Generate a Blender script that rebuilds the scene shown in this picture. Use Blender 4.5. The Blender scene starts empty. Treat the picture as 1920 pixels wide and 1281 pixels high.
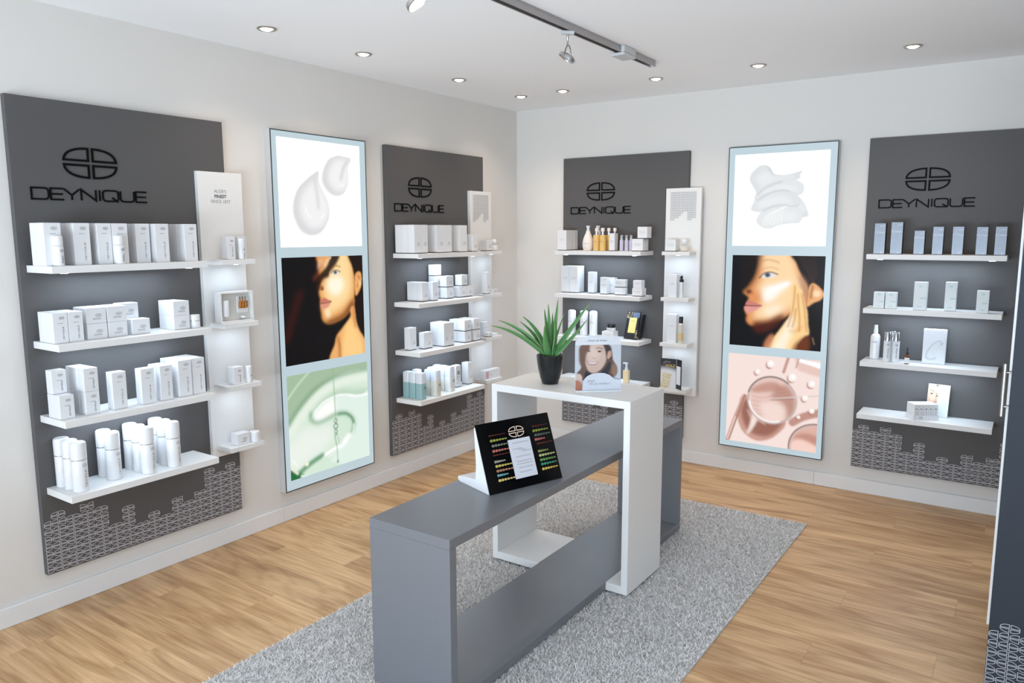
import bpy, bmesh, math, random
import numpy as np
from mathutils import Vector, Matrix
random.seed(7); RNG = np.random.default_rng(7)
S = bpy.context.scene
COL = S.collection
R = math.radians

# ------------------------------------------------------------------ camera
F_PX = 1426.8
cam_d = bpy.data.cameras.new('camera'); cam = bpy.data.objects.new('camera', cam_d); COL.objects.link(cam)
cam_d.sensor_fit = 'HORIZONTAL'; cam_d.sensor_width = 36.0; cam_d.lens = 36.0 * F_PX / 1920.0
cam_d.clip_start = 0.05; cam_d.clip_end = 50
yaw, pit, rol = R(-34.564), R(-8.049), R(-0.154)
fw = Vector((math.sin(yaw)*math.cos(pit), math.cos(yaw)*math.cos(pit), math.sin(pit)))
rt = Vector((math.cos(yaw), -math.sin(yaw), 0)); up = rt.cross(fw)
rt2 = rt*math.cos(rol) + up*math.sin(rol); up2 = -rt*math.sin(rol) + up*math.cos(rol)
M = Matrix((rt2, up2, -fw)).transposed().to_4x4(); M.translation = Vector((3.5514, -5.2303, 1.6761))
cam.matrix_world = M
S.camera = cam

# ------------------------------------------------------------------ view, world, daylight
S.view_settings.view_transform = 'Standard'
S.view_settings.look = 'None'
S.view_settings.gamma = 1.0
S.view_settings.use_curve_mapping = False
S.view_settings.exposure = 0.0
W = bpy.data.worlds.new('world'); S.world = W; W.use_nodes = True
W.node_tree.nodes['Background'].inputs[0].default_value = (0.75, 0.87, 1.0, 1)
W.node_tree.nodes['Background'].inputs[1].default_value = 0.6

def area_light(name, loc, rot, sx, sy, power, color, spread=180):
    l = bpy.data.lights.new(name, 'AREA'); l.shape = 'RECTANGLE'; l.size = sx; l.size_y = sy
    l.energy = power; l.color = color; l.spread = R(spread)
    o = bpy.data.objects.new(name, l); COL.objects.link(o); o.location = loc; o.rotation_euler = rot
    return o
DAY = (0.80, 0.90, 1.0)
# daylight coming through the shop window in the wall behind the camera, and the glazed entrance in the side wall
area_light('daylight_window', (2.5, -6.95, 1.45), (R(90), 0, 0), 4.2, 2.3, 27, DAY)
area_light('ceiling_fill_light', (2.5, -6.93, 0.75), (R(114), 0, 0), 4.2, 0.9, 92, (0.70, 0.85, 1.0), 110)  # added lamp low at the window, tilted up to brighten the ceiling
area_light('daylight_entrance', (4.93, -4.4, 1.3), (0, R(90), 0), 2.3, 2.2, 22, DAY)
DOWN_W, DOWN_C = 13.0, (1.0, 0.82, 0.66)
LED_W, LED_C = 1.5, (0.68, 0.83, 1.0)

# ------------------------------------------------------------------ materials
def lin(c):
    f = lambda v: v/12.92 if v <= 0.04045 else ((v+0.055)/1.055)**2.4
    return tuple(f(x/255.0) for x in c)
MATS = {}
def mat(name, rgb, rough=0.5, metal=0.0, spec=0.5, trans=0.0, emit=None, noise=0.0, nscale=40, alpha=1.0, bump=0.0, coat=0.0):
    if name in MATS: return MATS[name]
    m = bpy.data.materials.new(name); m.use_nodes = True; nt = m.node_tree; b = nt.nodes['Principled BSDF']
    c = lin(rgb) + (1,)
    b.inputs['Base Color'].default_value = c
    b.inputs['Roughness'].default_value = rough; b.inputs['Metallic'].default_value = metal
    b.inputs['Specular IOR Level'].default_value = spec
    b.inputs['Transmission Weight'].default_value = trans
    b.inputs['Coat Weight'].default_value = coat
    b.inputs['Alpha'].default_value = alpha
    tc = nt.nodes.new('ShaderNodeTexCoord'); nz = nt.nodes.new('ShaderNodeTexNoise')
    nz.inputs['Scale'].default_value = nscale; nz.inputs['Detail'].default_value = 3
    nt.links.new(tc.outputs['Object'], nz.inputs['Vector'])
    k = noise if noise else 0.015
    mix = nt.nodes.new('ShaderNodeMix'); mix.data_type = 'RGBA'
    mix.inputs[6].default_value = tuple(x*(1-k) for x in c[:3]) + (1,); mix.inputs[7].default_value = tuple(min(1, x*(1+k)) for x in c[:3]) + (1,)
    nt.links.new(nz.outputs['Fac'], mix.inputs[0]); nt.links.new(mix.outputs[2], b.inputs['Base Color'])
    if bump:
        bp = nt.nodes.new('ShaderNodeBump'); bp.inputs['Strength'].default_value = bump; bp.inputs['Distance'].default_value = 0.002
        nt.links.new(nz.outputs['Fac'], bp.inputs['Height']); nt.links.new(bp.outputs['Normal'], b.inputs['Normal'])
    if emit:
        b.inputs['Emission Color'].default_value = lin(emit[0]) + (1,); b.inputs['Emission Strength'].default_value = emit[1]
    MATS[name] = m
    return m
M_wall = mat('wall_paint', (224, 220, 215), 0.9, spec=0.2, noise=0.01, nscale=3, bump=0.05)
M_ceil = mat('ceiling_paint', (248, 249, 250), 0.95, spec=0.1, noise=0.008, nscale=2)
M_base = mat('baseboard_white', (232, 231, 230), 0.45)
M_grey = mat('panel_grey', (88, 86, 86), 0.55, spec=0.35, noise=0.02, nscale=200)
M_tgrey = mat('table_grey', (113, 115, 120), 0.36, spec=0.75, noise=0.02, nscale=200)
M_cab = mat('cabinet_grey', (46, 52, 61), 0.55, spec=0.25)
M_white = mat('white_laminate', (232, 231, 229), 0.4)
M_card = mat('white_card', (228, 228, 229), 0.45)
M_plast = mat('white_plastic', (232, 232, 233), 0.28)
M_black = mat('black_letter', (12, 11, 11), 0.6, spec=0.1)
M_ink = mat('grey_ink', (120, 120, 126), 0.6)
M_ink2 = mat('light_ink', (168, 168, 172), 0.6)
M_dark = mat('dark_base', (70, 66, 70), 0.4)
M_silver = mat('silver', (200, 200, 202), 0.25, metal=1.0)
M_steel = mat('brushed_steel', (178, 176, 172), 0.32, metal=1.0)
M_track = mat('track_aluminium', (176, 172, 172), 0.38, metal=0.8)
M_patt = mat('pattern_print', (226, 224, 228), 0.55)
M_blackg = mat('black_gloss', (5, 6, 7), 0.12, spec=0.2)
M_blackp = mat('black_plastic', (18, 20, 24), 0.35)
M_pot = mat('pot_black', (20, 26, 30), 0.22)
M_soil = mat('soil', (96, 68, 36), 0.95, noise=0.5, nscale=120, bump=0.6)
M_alu = mat('frame_aluminium', (196, 194, 192), 0.5)
M_line = mat('frame_dark_edge', (60, 72, 76), 0.4)
M_mint = mat('mint_glass', (152, 186, 188), 0.15)
M_cream = mat('cream_glass', (222, 216, 204), 0.15)
M_ivory = mat('ivory_glass', (230, 230, 226), 0.15)
M_frost = mat('frosted_cap', (226, 230, 236), 0.3)
M_yell = mat('yellow_oil', (226, 186, 112), 0.15)
M_lilac = mat('lilac_bottle', (196, 192, 212), 0.15)
M_amber = mat('amber_glass', (122, 66, 22), 0.15)
M_ampo = mat('amber_ampoule', (176, 108, 34), 0.2)
M_gold = mat('gold_liquid', (216, 188, 138), 0.2, noise=0.25, nscale=90)
M_yc = mat('yellow_card', (240, 222, 140), 0.5)
M_bcard = mat('black_card', (26, 26, 30), 0.35)
M_goldink = mat('gold_ink', (206, 176, 84), 0.4)
M_silvink = mat('silver_ink', (222, 224, 230), 0.4)
M_found = mat('foundation', (236, 214, 172), 0.3)
M_lb = mat('pale_blue_carton', (222, 228, 230), 0.45)
M_teal = mat('teal_ink', (120, 200, 190), 0.5)
M_pinkw = mat('pink_window', (206, 170, 178), 0.2)
M_dkcart = mat('anthracite_carton', (132, 138, 148), 0.3, metal=0.25, noise=0.12, nscale=25)
M_dkside = mat('anthracite_side', (30, 28, 30), 0.35)
M_glass = mat('clear_glass', (240, 244, 244), 0.05, alpha=0.45)
M_frostbox = mat('cool_white_card', (230, 232, 236), 0.5)
M_lamp = mat('lamp_glow', (255, 240, 215), 0.5, emit=((255, 236, 205), 14.0))
M_led = mat('led_glow', (255, 255, 255), 0.5, emit=((235, 244, 255), 8.0))
M_lampoff = mat('lamp_reflector', (165, 163, 160), 0.3)
M_boxgrey = mat('light_grey_plastic', (198, 200, 200), 0.5)

def wood_mat():
    m = bpy.data.materials.new('oak_laminate'); m.use_nodes = True; nt = m.node_tree; b = nt.nodes['Principled BSDF']
    N = nt.nodes.new; L = nt.links.new
    geo = N('ShaderNodeNewGeometry'); oi = N('ShaderNodeObjectInfo')
    sc = N('ShaderNodeVectorMath'); sc.operation = 'SCALE'; sc.inputs[0].default_value = (37, 91, 13)
    L(oi.outputs['Random'], sc.inputs['Scale'])
    add = N('ShaderNodeVectorMath'); add.operation = 'ADD'
    L(geo.outputs['Position'], add.inputs[0]); L(sc.outputs[0], add.inputs[1])
    mp = N('ShaderNodeMapping'); mp.inputs['Scale'].default_value = (1.3, 9, 1); L(add.outputs[0], mp.inputs[0])
    n1 = N('ShaderNodeTexNoise'); n1.inputs['Scale'].default_value = 1.3; n1.inputs['Detail'].default_value = 6; n1.inputs['Distortion'].default_value = 1.2; L(mp.outputs[0], n1.inputs[0])
    mp2 = N('ShaderNodeMapping'); mp2.inputs['Scale'].default_value = (2.0, 42, 1); L(add.outputs[0], mp2.inputs[0])
    n2 = N('ShaderNodeTexNoise'); n2.inputs['Scale'].default_value = 2.5; n2.inputs['Detail'].default_value = 4; L(mp2.outputs[0], n2.inputs[0])
    mp3 = N('ShaderNodeMapping'); mp3.inputs['Scale'].default_value = (0.7, 4.5, 1); L(add.outputs[0], mp3.inputs[0])
    w = N('ShaderNodeTexWave'); w.wave_type = 'RINGS'; w.rings_direction = 'Z'; w.inputs['Scale'].default_value = 2.2; w.inputs['Distortion'].default_value = 5; w.inputs['Detail'].default_value = 2; w.inputs['Detail Scale'].default_value = 0.8
    L(mp3.outputs[0], w.inputs[0])
    r1 = N('ShaderNodeValToRGB'); e = r1.color_ramp.elements
    e[0].position = 0.28; e[0].color = lin((174, 131, 88)) + (1,); e[1].position = 0.62; e[1].color = lin((222, 183, 138)) + (1,)
    L(n1.outputs['Fac'], r1.inputs[0])
    r2 = N('ShaderNodeValToRGB'); e = r2.color_ramp.elements
    e[0].position = 0.36; e[0].color = (0.78, 0.74, 0.70, 1); e[1].position = 0.56; e[1].color = (1, 1, 1, 1)
    L(n2.outputs['Fac'], r2.inputs[0])
    r3 = N('ShaderNodeValToRGB'); e = r3.color_ramp.elements
    e[0].position = 0.0; e[0].color = (0.82, 0.78, 0.74, 1); e[1].position = 0.35; e[1].color = (1, 1, 1, 1)
    L(w.outputs['Fac'], r3.inputs[0])
    m1 = N('ShaderNodeMix'); m1.data_type = 'RGBA'; m1.blend_type = 'MULTIPLY'; m1.inputs[0].default_value = 0.6
    L(r1.outputs[0], m1.inputs[6]); L(r2.outputs[0], m1.inputs[7])
    m2 = N('ShaderNodeMix'); m2.data_type = 'RGBA'; m2.blend_type = 'MULTIPLY'; m2.inputs[0].default_value = 0.55
    L(m1.outputs[2], m2.inputs[6]); L(r3.outputs[0], m2.inputs[7])
    hs = N('ShaderNodeHueSaturation'); mr = N('ShaderNodeMapRange'); mr.inputs[3].default_value = 0.93; mr.inputs[4].default_value = 1.06
    L(oi.outputs['Random'], mr.inputs[0]); L(mr.outputs[0], hs.inputs['Value']); L(m2.outputs[2], hs.inputs['Color'])
    L(hs.outputs[0], b.inputs['Base Color']); b.inputs['Roughness'].default_value = 0.42; b.inputs['Specular IOR Level'].default_value = 0.4
    bp = N('ShaderNodeBump'); bp.inputs['Strength'].default_value = 0.12; bp.inputs['Distance'].default_value = 0.002
    L(n2.outputs['Fac'], bp.inputs['Height']); L(bp.outputs[0], b.inputs['Normal'])
    return m
M_wood = wood_mat()

def attr_mat(name, emit=0.0, rough=0.5, base=1.0):
    m = bpy.data.materials.new(name); m.use_nodes = True; nt = m.node_tree; b = nt.nodes['Principled BSDF']
    a = nt.nodes.new('ShaderNodeVertexColor'); a.layer_name = 'Col'
    b.inputs['Roughness'].default_value = rough
    if emit:
        b.inputs['Base Color'].default_value = (0.01, 0.01, 0.01, 1); b.inputs['Specular IOR Level'].default_value = 0.08
        nt.links.new(a.outputs[0], b.inputs['Emission Color']); b.inputs['Emission Strength'].default_value = emit
    else:
        nt.links.new(a.outputs[0], b.inputs['Base Color'])
    return m
M_pic = attr_mat('backlit_print', 1.0, 0.25)
M_print = attr_mat('paper_print', 0.0, 0.4)
M_pile = attr_mat('rug_pile', 0.0, 0.95)
M_leaf = attr_mat('aloe_leaf', 0.0, 0.38)

def glow_mat(name, rgb, strength):
    m = bpy.data.materials.new(name); m.use_nodes = True; nt = m.node_tree; b = nt.nodes['Principled BSDF']
    b.inputs['Base Color'].default_value = (0.05, 0.05, 0.05, 1); b.inputs['Roughness'].default_value = 0.3
    b.inputs['Emission Color'].default_value = lin(rgb) + (1,); b.inputs['Emission Strength'].default_value = strength
    return m
M_border = glow_mat('lightbox_border', (190, 210, 219), 0.92)

# ------------------------------------------------------------------ mesh helpers
class MB:
    def __init__(s): s.v = []; s.f = []
    def box(s, x0, x1, y0, y1, z0, z1):
        i = len(s.v)
        s.v += [(x0,y0,z0),(x1,y0,z0),(x1,y1,z0),(x0,y1,z0),(x0,y0,z1),(x1,y0,z1),(x1,y1,z1),(x0,y1,z1)]
        s.f += [(i,i+3,i+2,i+1),(i+4,i+5,i+6,i+7),(i,i+1,i+5,i+4),(i+1,i+2,i+6,i+5),(i+2,i+3,i+7,i+6),(i+3,i,i+4,i+7)]
        return s
    def lathe(s, prof, seg=24, cx=0, cy=0, sq=None):
        i = len(s.v); n = len(prof)
        for r, z in prof:
            for k in range(seg):
                a = 2*math.pi*k/seg
                if sq:
                    p = sq; c, d = math.cos(a), math.sin(a)
                    q = (abs(c)**p + abs(d)**p)**(-1/p)
                    s.v.append((cx+r*q*c, cy+r*q*d, z))
                else: s.v.append((cx+r*math.cos(a), cy+r*math.sin(a), z))
        for j in range(n-1):
            for k in range(seg):
                a = i+j*seg+k; b = i+j*seg+(k+1)%seg
                s.f.append((a, b, b+seg, a+seg))
        s.f.append(tuple(i+k for k in reversed(range(seg)))); s.f.append(tuple(i+(n-1)*seg+k for k in range(seg)))
        return s
    def tube(s, pts, r, seg=10):
        P = [Vector(p) for p in pts]; i = len(s.v); n = len(P)
        for j, p in enumerate(P):
            t = (P[min(j+1, n-1)] - P[max(j-1, 0)]).normalized()
            a = t.orthogonal().normalized() if abs(t.z) > 0.9 else Vector((-t.y, t.x, 0)).normalized()
            b = t.cross(a)
            rr = r[j] if isinstance(r, (list, tuple)) else r
            for k in range(seg):
                q = p + a*rr*math.cos(2*math.pi*k/seg) + b*rr*math.sin(2*math.pi*k/seg); s.v.append(tuple(q))
        for j in range(n-1):
            for k in range(seg):
                a = i+j*seg+k; b = i+j*seg+(k+1)%seg; s.f.append((a, b, b+seg, a+seg))
        s.f.append(tuple(i+k for k in reversed(range(seg)))); s.f.append(tuple(i+(n-1)*seg+k for k in range(seg)))
        return s
    def prism(s, poly, y0, y1):            # poly in (x,z), extruded along y
        i = len(s.v); n = len(poly)
        s.v += [(x, y0, z) for x, z in poly] + [(x, y1, z) for x, z in poly]
        s.f.append(tuple(range(i, i+n))); s.f.append(tuple(reversed(range(i+n, i+2*n))))
        for k in range(n):
            a, b = i+k, i+(k+1) % n; s.f.append((b, a, a+n, b+n))
        return s
    def ring(s, outer, inner, y0, y1):     # closed outline ribbon in (x,z) with thickness in y
        i = len(s.v); n = len(outer)
        for y in (y0, y1):
            s.v += [(x, y, z) for x, z in outer]; s.v += [(x, y, z) for x, z in inner]
        o0, n0, o1, n1 = i, i+n, i+2*n, i+3*n
        for k in range(n):
            a, b = k, (k+1) % n
            s.f += [(o0+a,o0+b,n0+b,n0+a),(o1+b,o1+a,n1+a,n1+b),(o0+b,o0+a,o1+a,o1+b),(n0+a,n0+b,n1+b,n1+a)]
        return s
    def flat(s, poly, y):                  # flat n-gon in (x,z) facing -y
        i = len(s.v); s.v += [(x, y, z) for x, z in poly]; s.f.append(tuple(range(i, i+len(poly)))); return s
    def mesh(s, name, m, smooth=False, fix=True):
        me = bpy.data.meshes.new(name); me.from_pydata(s.v, [], s.f)
        if fix:
            bm = bmesh.new(); bm.from_mesh(me); bmesh.ops.recalc_face_normals(bm, faces=bm.faces); bm.to_mesh(me); bm.free()
        if smooth is True:
            for p in me.polygons: p.use_smooth = True
        elif smooth:
            for p in me.polygons: p.use_smooth = True
            me.set_sharp_from_angle(angle=R(smooth))
        me.materials.append(m); me.update()
        return me
def link(name, me, parent=None, loc=(0,0,0), rz=0.0):
    o = bpy.data.objects.new(name, me); COL.objects.link(o); o.location = loc; o.rotation_euler = (0, 0, rz)
    if parent: o.parent = parent
    return o
def part(name, mb, m, parent=None, smooth=False, loc=(0,0,0), fix=True):
    return link(name, mb.mesh(name, m, smooth, fix), parent, loc)
def thing(name, loc, rz, label, cat, group=None):
    o = link(name, None, None, loc, rz); o.empty_display_size = 0.05
    return tag(o, label, cat, group)
USED = {}
def tag(o, label, cat, group=None):
    n = len(label.split())
    if not 4 <= n <= 16: print('LABELLEN', n, label)
    if label in USED and group is None: print('DUPLABEL', label)
    USED[label] = 1
    o['label'] = label; o['category'] = cat
    if group: o['group'] = group
    return o
def struct(o): o['kind'] = 'structure'; return o
def bev(mb, name, m, off=0.0015, seg=1):
    me = mb.mesh(name, m); bm = bmesh.new(); bm.from_mesh(me)
    bmesh.ops.bevel(bm, geom=list(bm.edges), offset=off, segments=seg, affect='EDGES', profile=0.5)
    bm.to_mesh(me); bm.free(); return me

# ------------------------------------------------------------------ room shell
H = 2.65; XR = 4.9; YF = -6.8
struct(part('floor', MB().box(-0.1, XR+0.1, YF-0.1, 0.1, -0.08, -0.010), mat('subfloor', (140, 112, 84), 0.8)))
floor = bpy.data.objects['floor']
PW, PL = 0.192, 1.285
row = 0; y = 0.0; pk = {}
while y > YF:
    y1 = max(y-PW, YF); x = -((row*0.437) % PL)
    while x < XR:
        a, b = max(x, 0.0), min(x+PL, XR)
        if b-a > 0.02:
            key = (round(b-a, 4), round(y-y1, 4))
            if key not in pk:
                g = 0.0002; pk[key] = bev(MB().box(g, b-a-g, -(y-y1)+g, -g, -0.010, 0.0), 'plank', M_wood, 0.0003)
            link('plank', pk[key], floor, (a, y, 0))
        x += PL
    y = y1; row += 1
struct(part('wall_left', MB().box(-0.12, 0, YF-0.12, 0.12, 0, H), M_wall))
struct(part('wall_back', MB().box(0, XR, 0, 0.12, 0, H), M_wall))
wr = MB(); wr.box(XR, XR+0.12, -3.2, 0.12, 0, H); wr.box(XR, XR+0.12, YF-0.12, -5.6, 0, H); wr.box(XR, XR+0.12, -5.6, -3.2, 2.45, H)
struct(part('wall_right', wr, M_wall))
wf = MB(); wf.box(0, 0.35, YF-0.12, YF, 0, H); wf.box(4.65, XR, YF-0.12, YF, 0, H); wf.box(0.35, 4.65, YF-0.12, YF, 0, 0.3); wf.box(0.35, 4.65, YF-0.12, YF, 2.6, H)
struct(part('wall_front', wf, M_wall))
wn = MB()
for a, b in ((0.35, 0.41), (2.47, 2.53), (4.59, 4.65)): wn.box(a, b, YF-0.09, YF-0.03, 0.3, 2.6)
wn.box(0.41, 2.47, YF-0.09, YF-0.03, 0.3, 0.36); wn.box(2.53, 4.59, YF-0.09, YF-0.03, 0.3, 0.36)
wn.box(0.41, 2.47, YF-0.09, YF-0.03, 2.54, 2.6); wn.box(2.53, 4.59, YF-0.09, YF-0.03, 2.54, 2.6)
struct(part('window_1', wn, M_alu))
struct(part('ceiling', MB().box(-0.12, XR+0.12, YF-0.12, 0.12, H, H+0.1), M_ceil))
def baseboard(name, segs):
    o = None
    for k, (x0, x1, y0, y1, dirx) in enumerate(segs):
        m = bev(MB().box(x0, x1, y0, y1, 0, 0.089), 'baseboard', M_base, 0.003)
        if o is None: o = struct(link(name, m))
        else: link('baseboard_length', m, o)
baseboard('baseboard_left', [(0, 0.016, -2.462, -0.016, 0), (0, 0.0175, YF, -2.463, 0)])
baseboard('baseboard_back', [(0, 2.418, -0.016, 0, 0), (2.419, XR, -0.0175, 0, 0)])

# ------------------------------------------------------------------ emblem, letters, pattern
def quad_outline(Wd, Hd, g, p=2.5, seg=10):
    pts = [(g, g)]
    y0 = g
    t0 = math.asin(min(1, (y0/Hd)**(p/2))); t1 = math.acos(min(1, (g/Wd)**(p/2)))
    for k in range(seg+1):
        t = t0+(t1-t0)*k/seg
        pts.append((Wd*math.cos(t)**(2/p), Hd*math.sin(t)**(2/p)))
    return pts
def inset(poly, d):
    n = len(poly); out = []
    for k in range(n):
        p0, p1, p2 = Vector(poly[k-1]), Vector(poly[k]), Vector(poly[(k+1) % n])
        a = (p1-p0).normalized(); b = (p2-p1).normalized()
        na = Vector((-a.y, a.x)); nb = Vector((-b.y, b.x)); m = (na+nb)
        m = m/max(m.length, 1e-6); c = max(0.35, m.dot(na)); q = p1+m*(d/c); out.append((q.x, q.y))
    return out
def flipq(poly, sx, sz, cx=0, cz=0):
    q = [(cx+sx*x, cz+sz*z) for x, z in poly]
    return q
EMB = quad_outline(0.120, 0.068, 0.0055, 2.5, 12)
def emblem_meshes(scale, stroke, y0, y1, m):
    po = [(x*scale, z*scale) for x, z in EMB]; pi = inset(po, stroke)
    out = []
    for sx in (-1, 1):
        for sz in (-1, 1):
            out.append(MB().ring(flipq(po, sx, sz), flipq(pi, sx, sz), y0, y1).mesh('emblem_segment', m))
    return out
def emblem_mb(mb, scale, stroke, y0, cx=0, cz=0, aspect=1.0):
    po = [(x*scale, z*scale*aspect) for x, z in quad_outline(0.120, 0.068, 0.0075, 2.5, 6)]; pi = inset(po, stroke)
    n = len(po)
    for sx in (-1, 1):
        for sz in (-1, 1):
            o, i = flipq(po, sx, sz, cx, cz), flipq(pi, sx, sz, cx, cz)
            for k in range(n):
                b = (k+1) % n; q = [o[k], o[b], i[b], i[k]]
                if sx*sz < 0: q.reverse()
                mb.flat(q, y0)
# letters drawn as strokes in an (x 0..w, z 0..1) cell
LET = {
 'D': (1.10, [[(0,0),(0,1),(0.86,1),(1.0,0.94),(1.08,0.8),(1.08,0.2),(1.0,0.06),(0.86,0),(0,0)]]),
 'E': (0.84, [[(0.84,1),(0,1),(0,0),(0.84,0)], [(0,0.5),(0.78,0.5)]]),
 'Y': (1.06, [[(0,1),(0.52,0.44),(1.04,1)], [(0.52,0.44),(0.52,0)]]),
 'N': (1.04, [[(0,0),(0,1),(1.02,0),(1.02,1)]]),
 'I': (0.14, [[(0.07,0),(0.07,1)]]),
 'Q': (1.14, [[(0.22,0),(0.08,0.06),(0,0.2),(0,0.8),(0.08,0.94),(0.22,1),(0.9,1),(1.04,0.94),(1.12,0.8),(1.12,0.2),(1.04,0.06),(0.9,0),(0.22,0)], [(0.66,0.34),(1.1,-0.06)]]),
 'U': (1.04, [[(0,1),(0,0.2),(0.08,0.06),(0.22,0),(0.8,0),(0.94,0.06),(1.02,0.2),(1.02,1)]]),
}
def stroke_mb(mb, path, wd, y0, y1):
    n = len(path); closed = path[0] == path[-1]
    P = [Vector(p) for p in path]
    L, Rr = [], []
    for k in range(n):
        if closed: a = (P[k]-P[k-1 if k else n-2]).normalized(); b = (P[(k+1) if k < n-1 else 1]-P[k]).normalized()
        else:
            a = (P[k]-P[k-1]).normalized() if k else (P[1]-P[0]).normalized(); b = (P[k+1]-P[k]).normalized() if k < n-1 else a
        na, nb = Vector((-a.y, a.x)), Vector((-b.y, b.x)); m = na+nb
        m = m/max(m.length, 1e-6); c = max(0.45, m.dot(na))
        L.append(P[k]+m*wd/2/c); Rr.append(P[k]-m*wd/2/c)
    i = len(mb.v)
    for y in (y0, y1):
        mb.v += [(q.x, y, q.y) for q in L]; mb.v += [(q.x, y, q.y) for q in Rr]
    for k in range(n-1):
        l0, r0, l1, r1 = i+k, i+n+k, i+2*n+k, i+3*n+k
        mb.f += [(l0, r0, r0+1, l0+1), (l1+1, r1+1, r1, l1), (l0, l0+1, l1+1, l1), (r0+1, r0, r1, r1+1)]
    if not closed:
        mb.f += [(i, i+2*n, i+3*n, i+n), (i+n-1, i+2*n-1, i+4*n-1, i+3*n-1)]
WORD = [('D', 268), ('E', 392), ('Y', 480), ('N', 598), ('I', 722), ('Q', 752), ('U', 882), ('E', 1000)]
LETTER_ME = {}
def letters(cell_h, wx, wd, y0, y1, m, tagk):
    out = []
    for ch, px in WORD:
        key = (ch, tagk)
        if key not in LETTER_ME:
            mb = MB()
            for path in LET[ch][1]: stroke_mb(mb, [(x*wx, z*cell_h) for x, z in path], wd, y0, y1)
            LETTER_ME[key] = mb.mesh('letter', m)
        out.append((LETTER_ME[key], (px-268)/822.0))
    return out
def word_flat(mb, x, z, length, height, wd, y, vertical=False):   # small printed wordmark as flat ink
    for ch, px in WORD:
        x0 = (px-268)/822.0*length; sx = length/822.0*100
        for path in LET[ch][1]:
            for a, b in zip(path[:-1], path[1:]):
                p = Vector((x0+a[0]*sx, a[1]*height)); q = Vector((x0+b[0]*sx, b[1]*height)); d = (q-p)
                if d.length < 1e-6: continue
                d.normalize(); n = Vector((-d.y, d.x))*wd/2
                pts = [p-n, q-n, q+n, p+n]
                if vertical: pts = [Vector((-t.y, t.x)) for t in pts]
                mb.flat([(x+t.x, z+t.y) for t in pts], y)
HEIGHTS = [7, 8, 8, 7, 7, 8, 8, 7, 7, 4, 4, 6, 6, 3, 3, 4, 4, 3, 3, 5, 5, 4, 4, 5, 5, 8, 8, 7, 7, 8, 8, 7]
def pattern_mesh(width, pitch=0.0345, stroke=0.0017, m=None, flipv=False, heights=HEIGHTS, margin=0.004):
    rng = random.Random(3)
    cw = width/len(heights); mb = MB()
    qo = quad_outline(cw*0.96, pitch*0.455, pitch*0.032, 2.5, 6); qi = inset(qo, stroke)
    n = len(qo)
    for c, h in enumerate(heights):
        for r_ in range(h):
            right = (c % 2 == 0)                       # right half of an emblem
            if rng.random() < 0.07 or (r_ == h-1 and c in (5, 6, 23, 24)): right = not right
            ax = c*cw+(0.0006 if right else cw-0.0006); sx = 1 if right else -1
            cz = margin+(r_+0.5)*pitch
            if flipv: cz = -cz
            for sz in (-1, 1):
                o, i = flipq(qo, sx, sz, ax, cz), flipq(qi, sx, sz, ax, cz)
                for k in range(n):
                    b = (k+1) % n; q = [o[k], o[b], i[b], i[k]]
                    if sx*sz < 0: q.reverse()
                    mb.flat(q, 0.0)
    return mb.mesh('printed_pattern', m or M_patt, fix=False)

# ------------------------------------------------------------------ wall displays
SZ = {1: 1.55, 2: 1.226, 3: 0.901, 4: 0.574}
PANELS = {}
def panel_frame(wall, origin):
    return ((0, origin, 0), R(90)) if wall == 'L' else ((origin, 0, 0), 0.0)
SH_L0, SH_L1 = 0.027, 0.742
SHELF_ME = {}
def led(loc, rz, s, n, z, power=LED_W, sx=0.5):
    l = bpy.data.lights.new('shelf_led', 'AREA'); l.shape = 'RECTANGLE'; l.size = sx; l.size_y = 0.03; l.energy = power; l.color = LED_C; l.spread = R(170)
    o = bpy.data.objects.new('shelf_led_light', l); COL.objects.link(o)
    v = Matrix.Rotation(rz, 3, 'Z') @ Vector((s, -n, z)); o.location = Vector(loc)+v; o.rotation_euler = (0, 0, rz)
    return o
emb_big = emblem_meshes(1.0, 0.0095, -0.004, 0.0, M_black)
let_big = letters(0.047, 0.0627, 0.0072, -0.004, 0.0, M_black, 'big')
pat_me = {}
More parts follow.
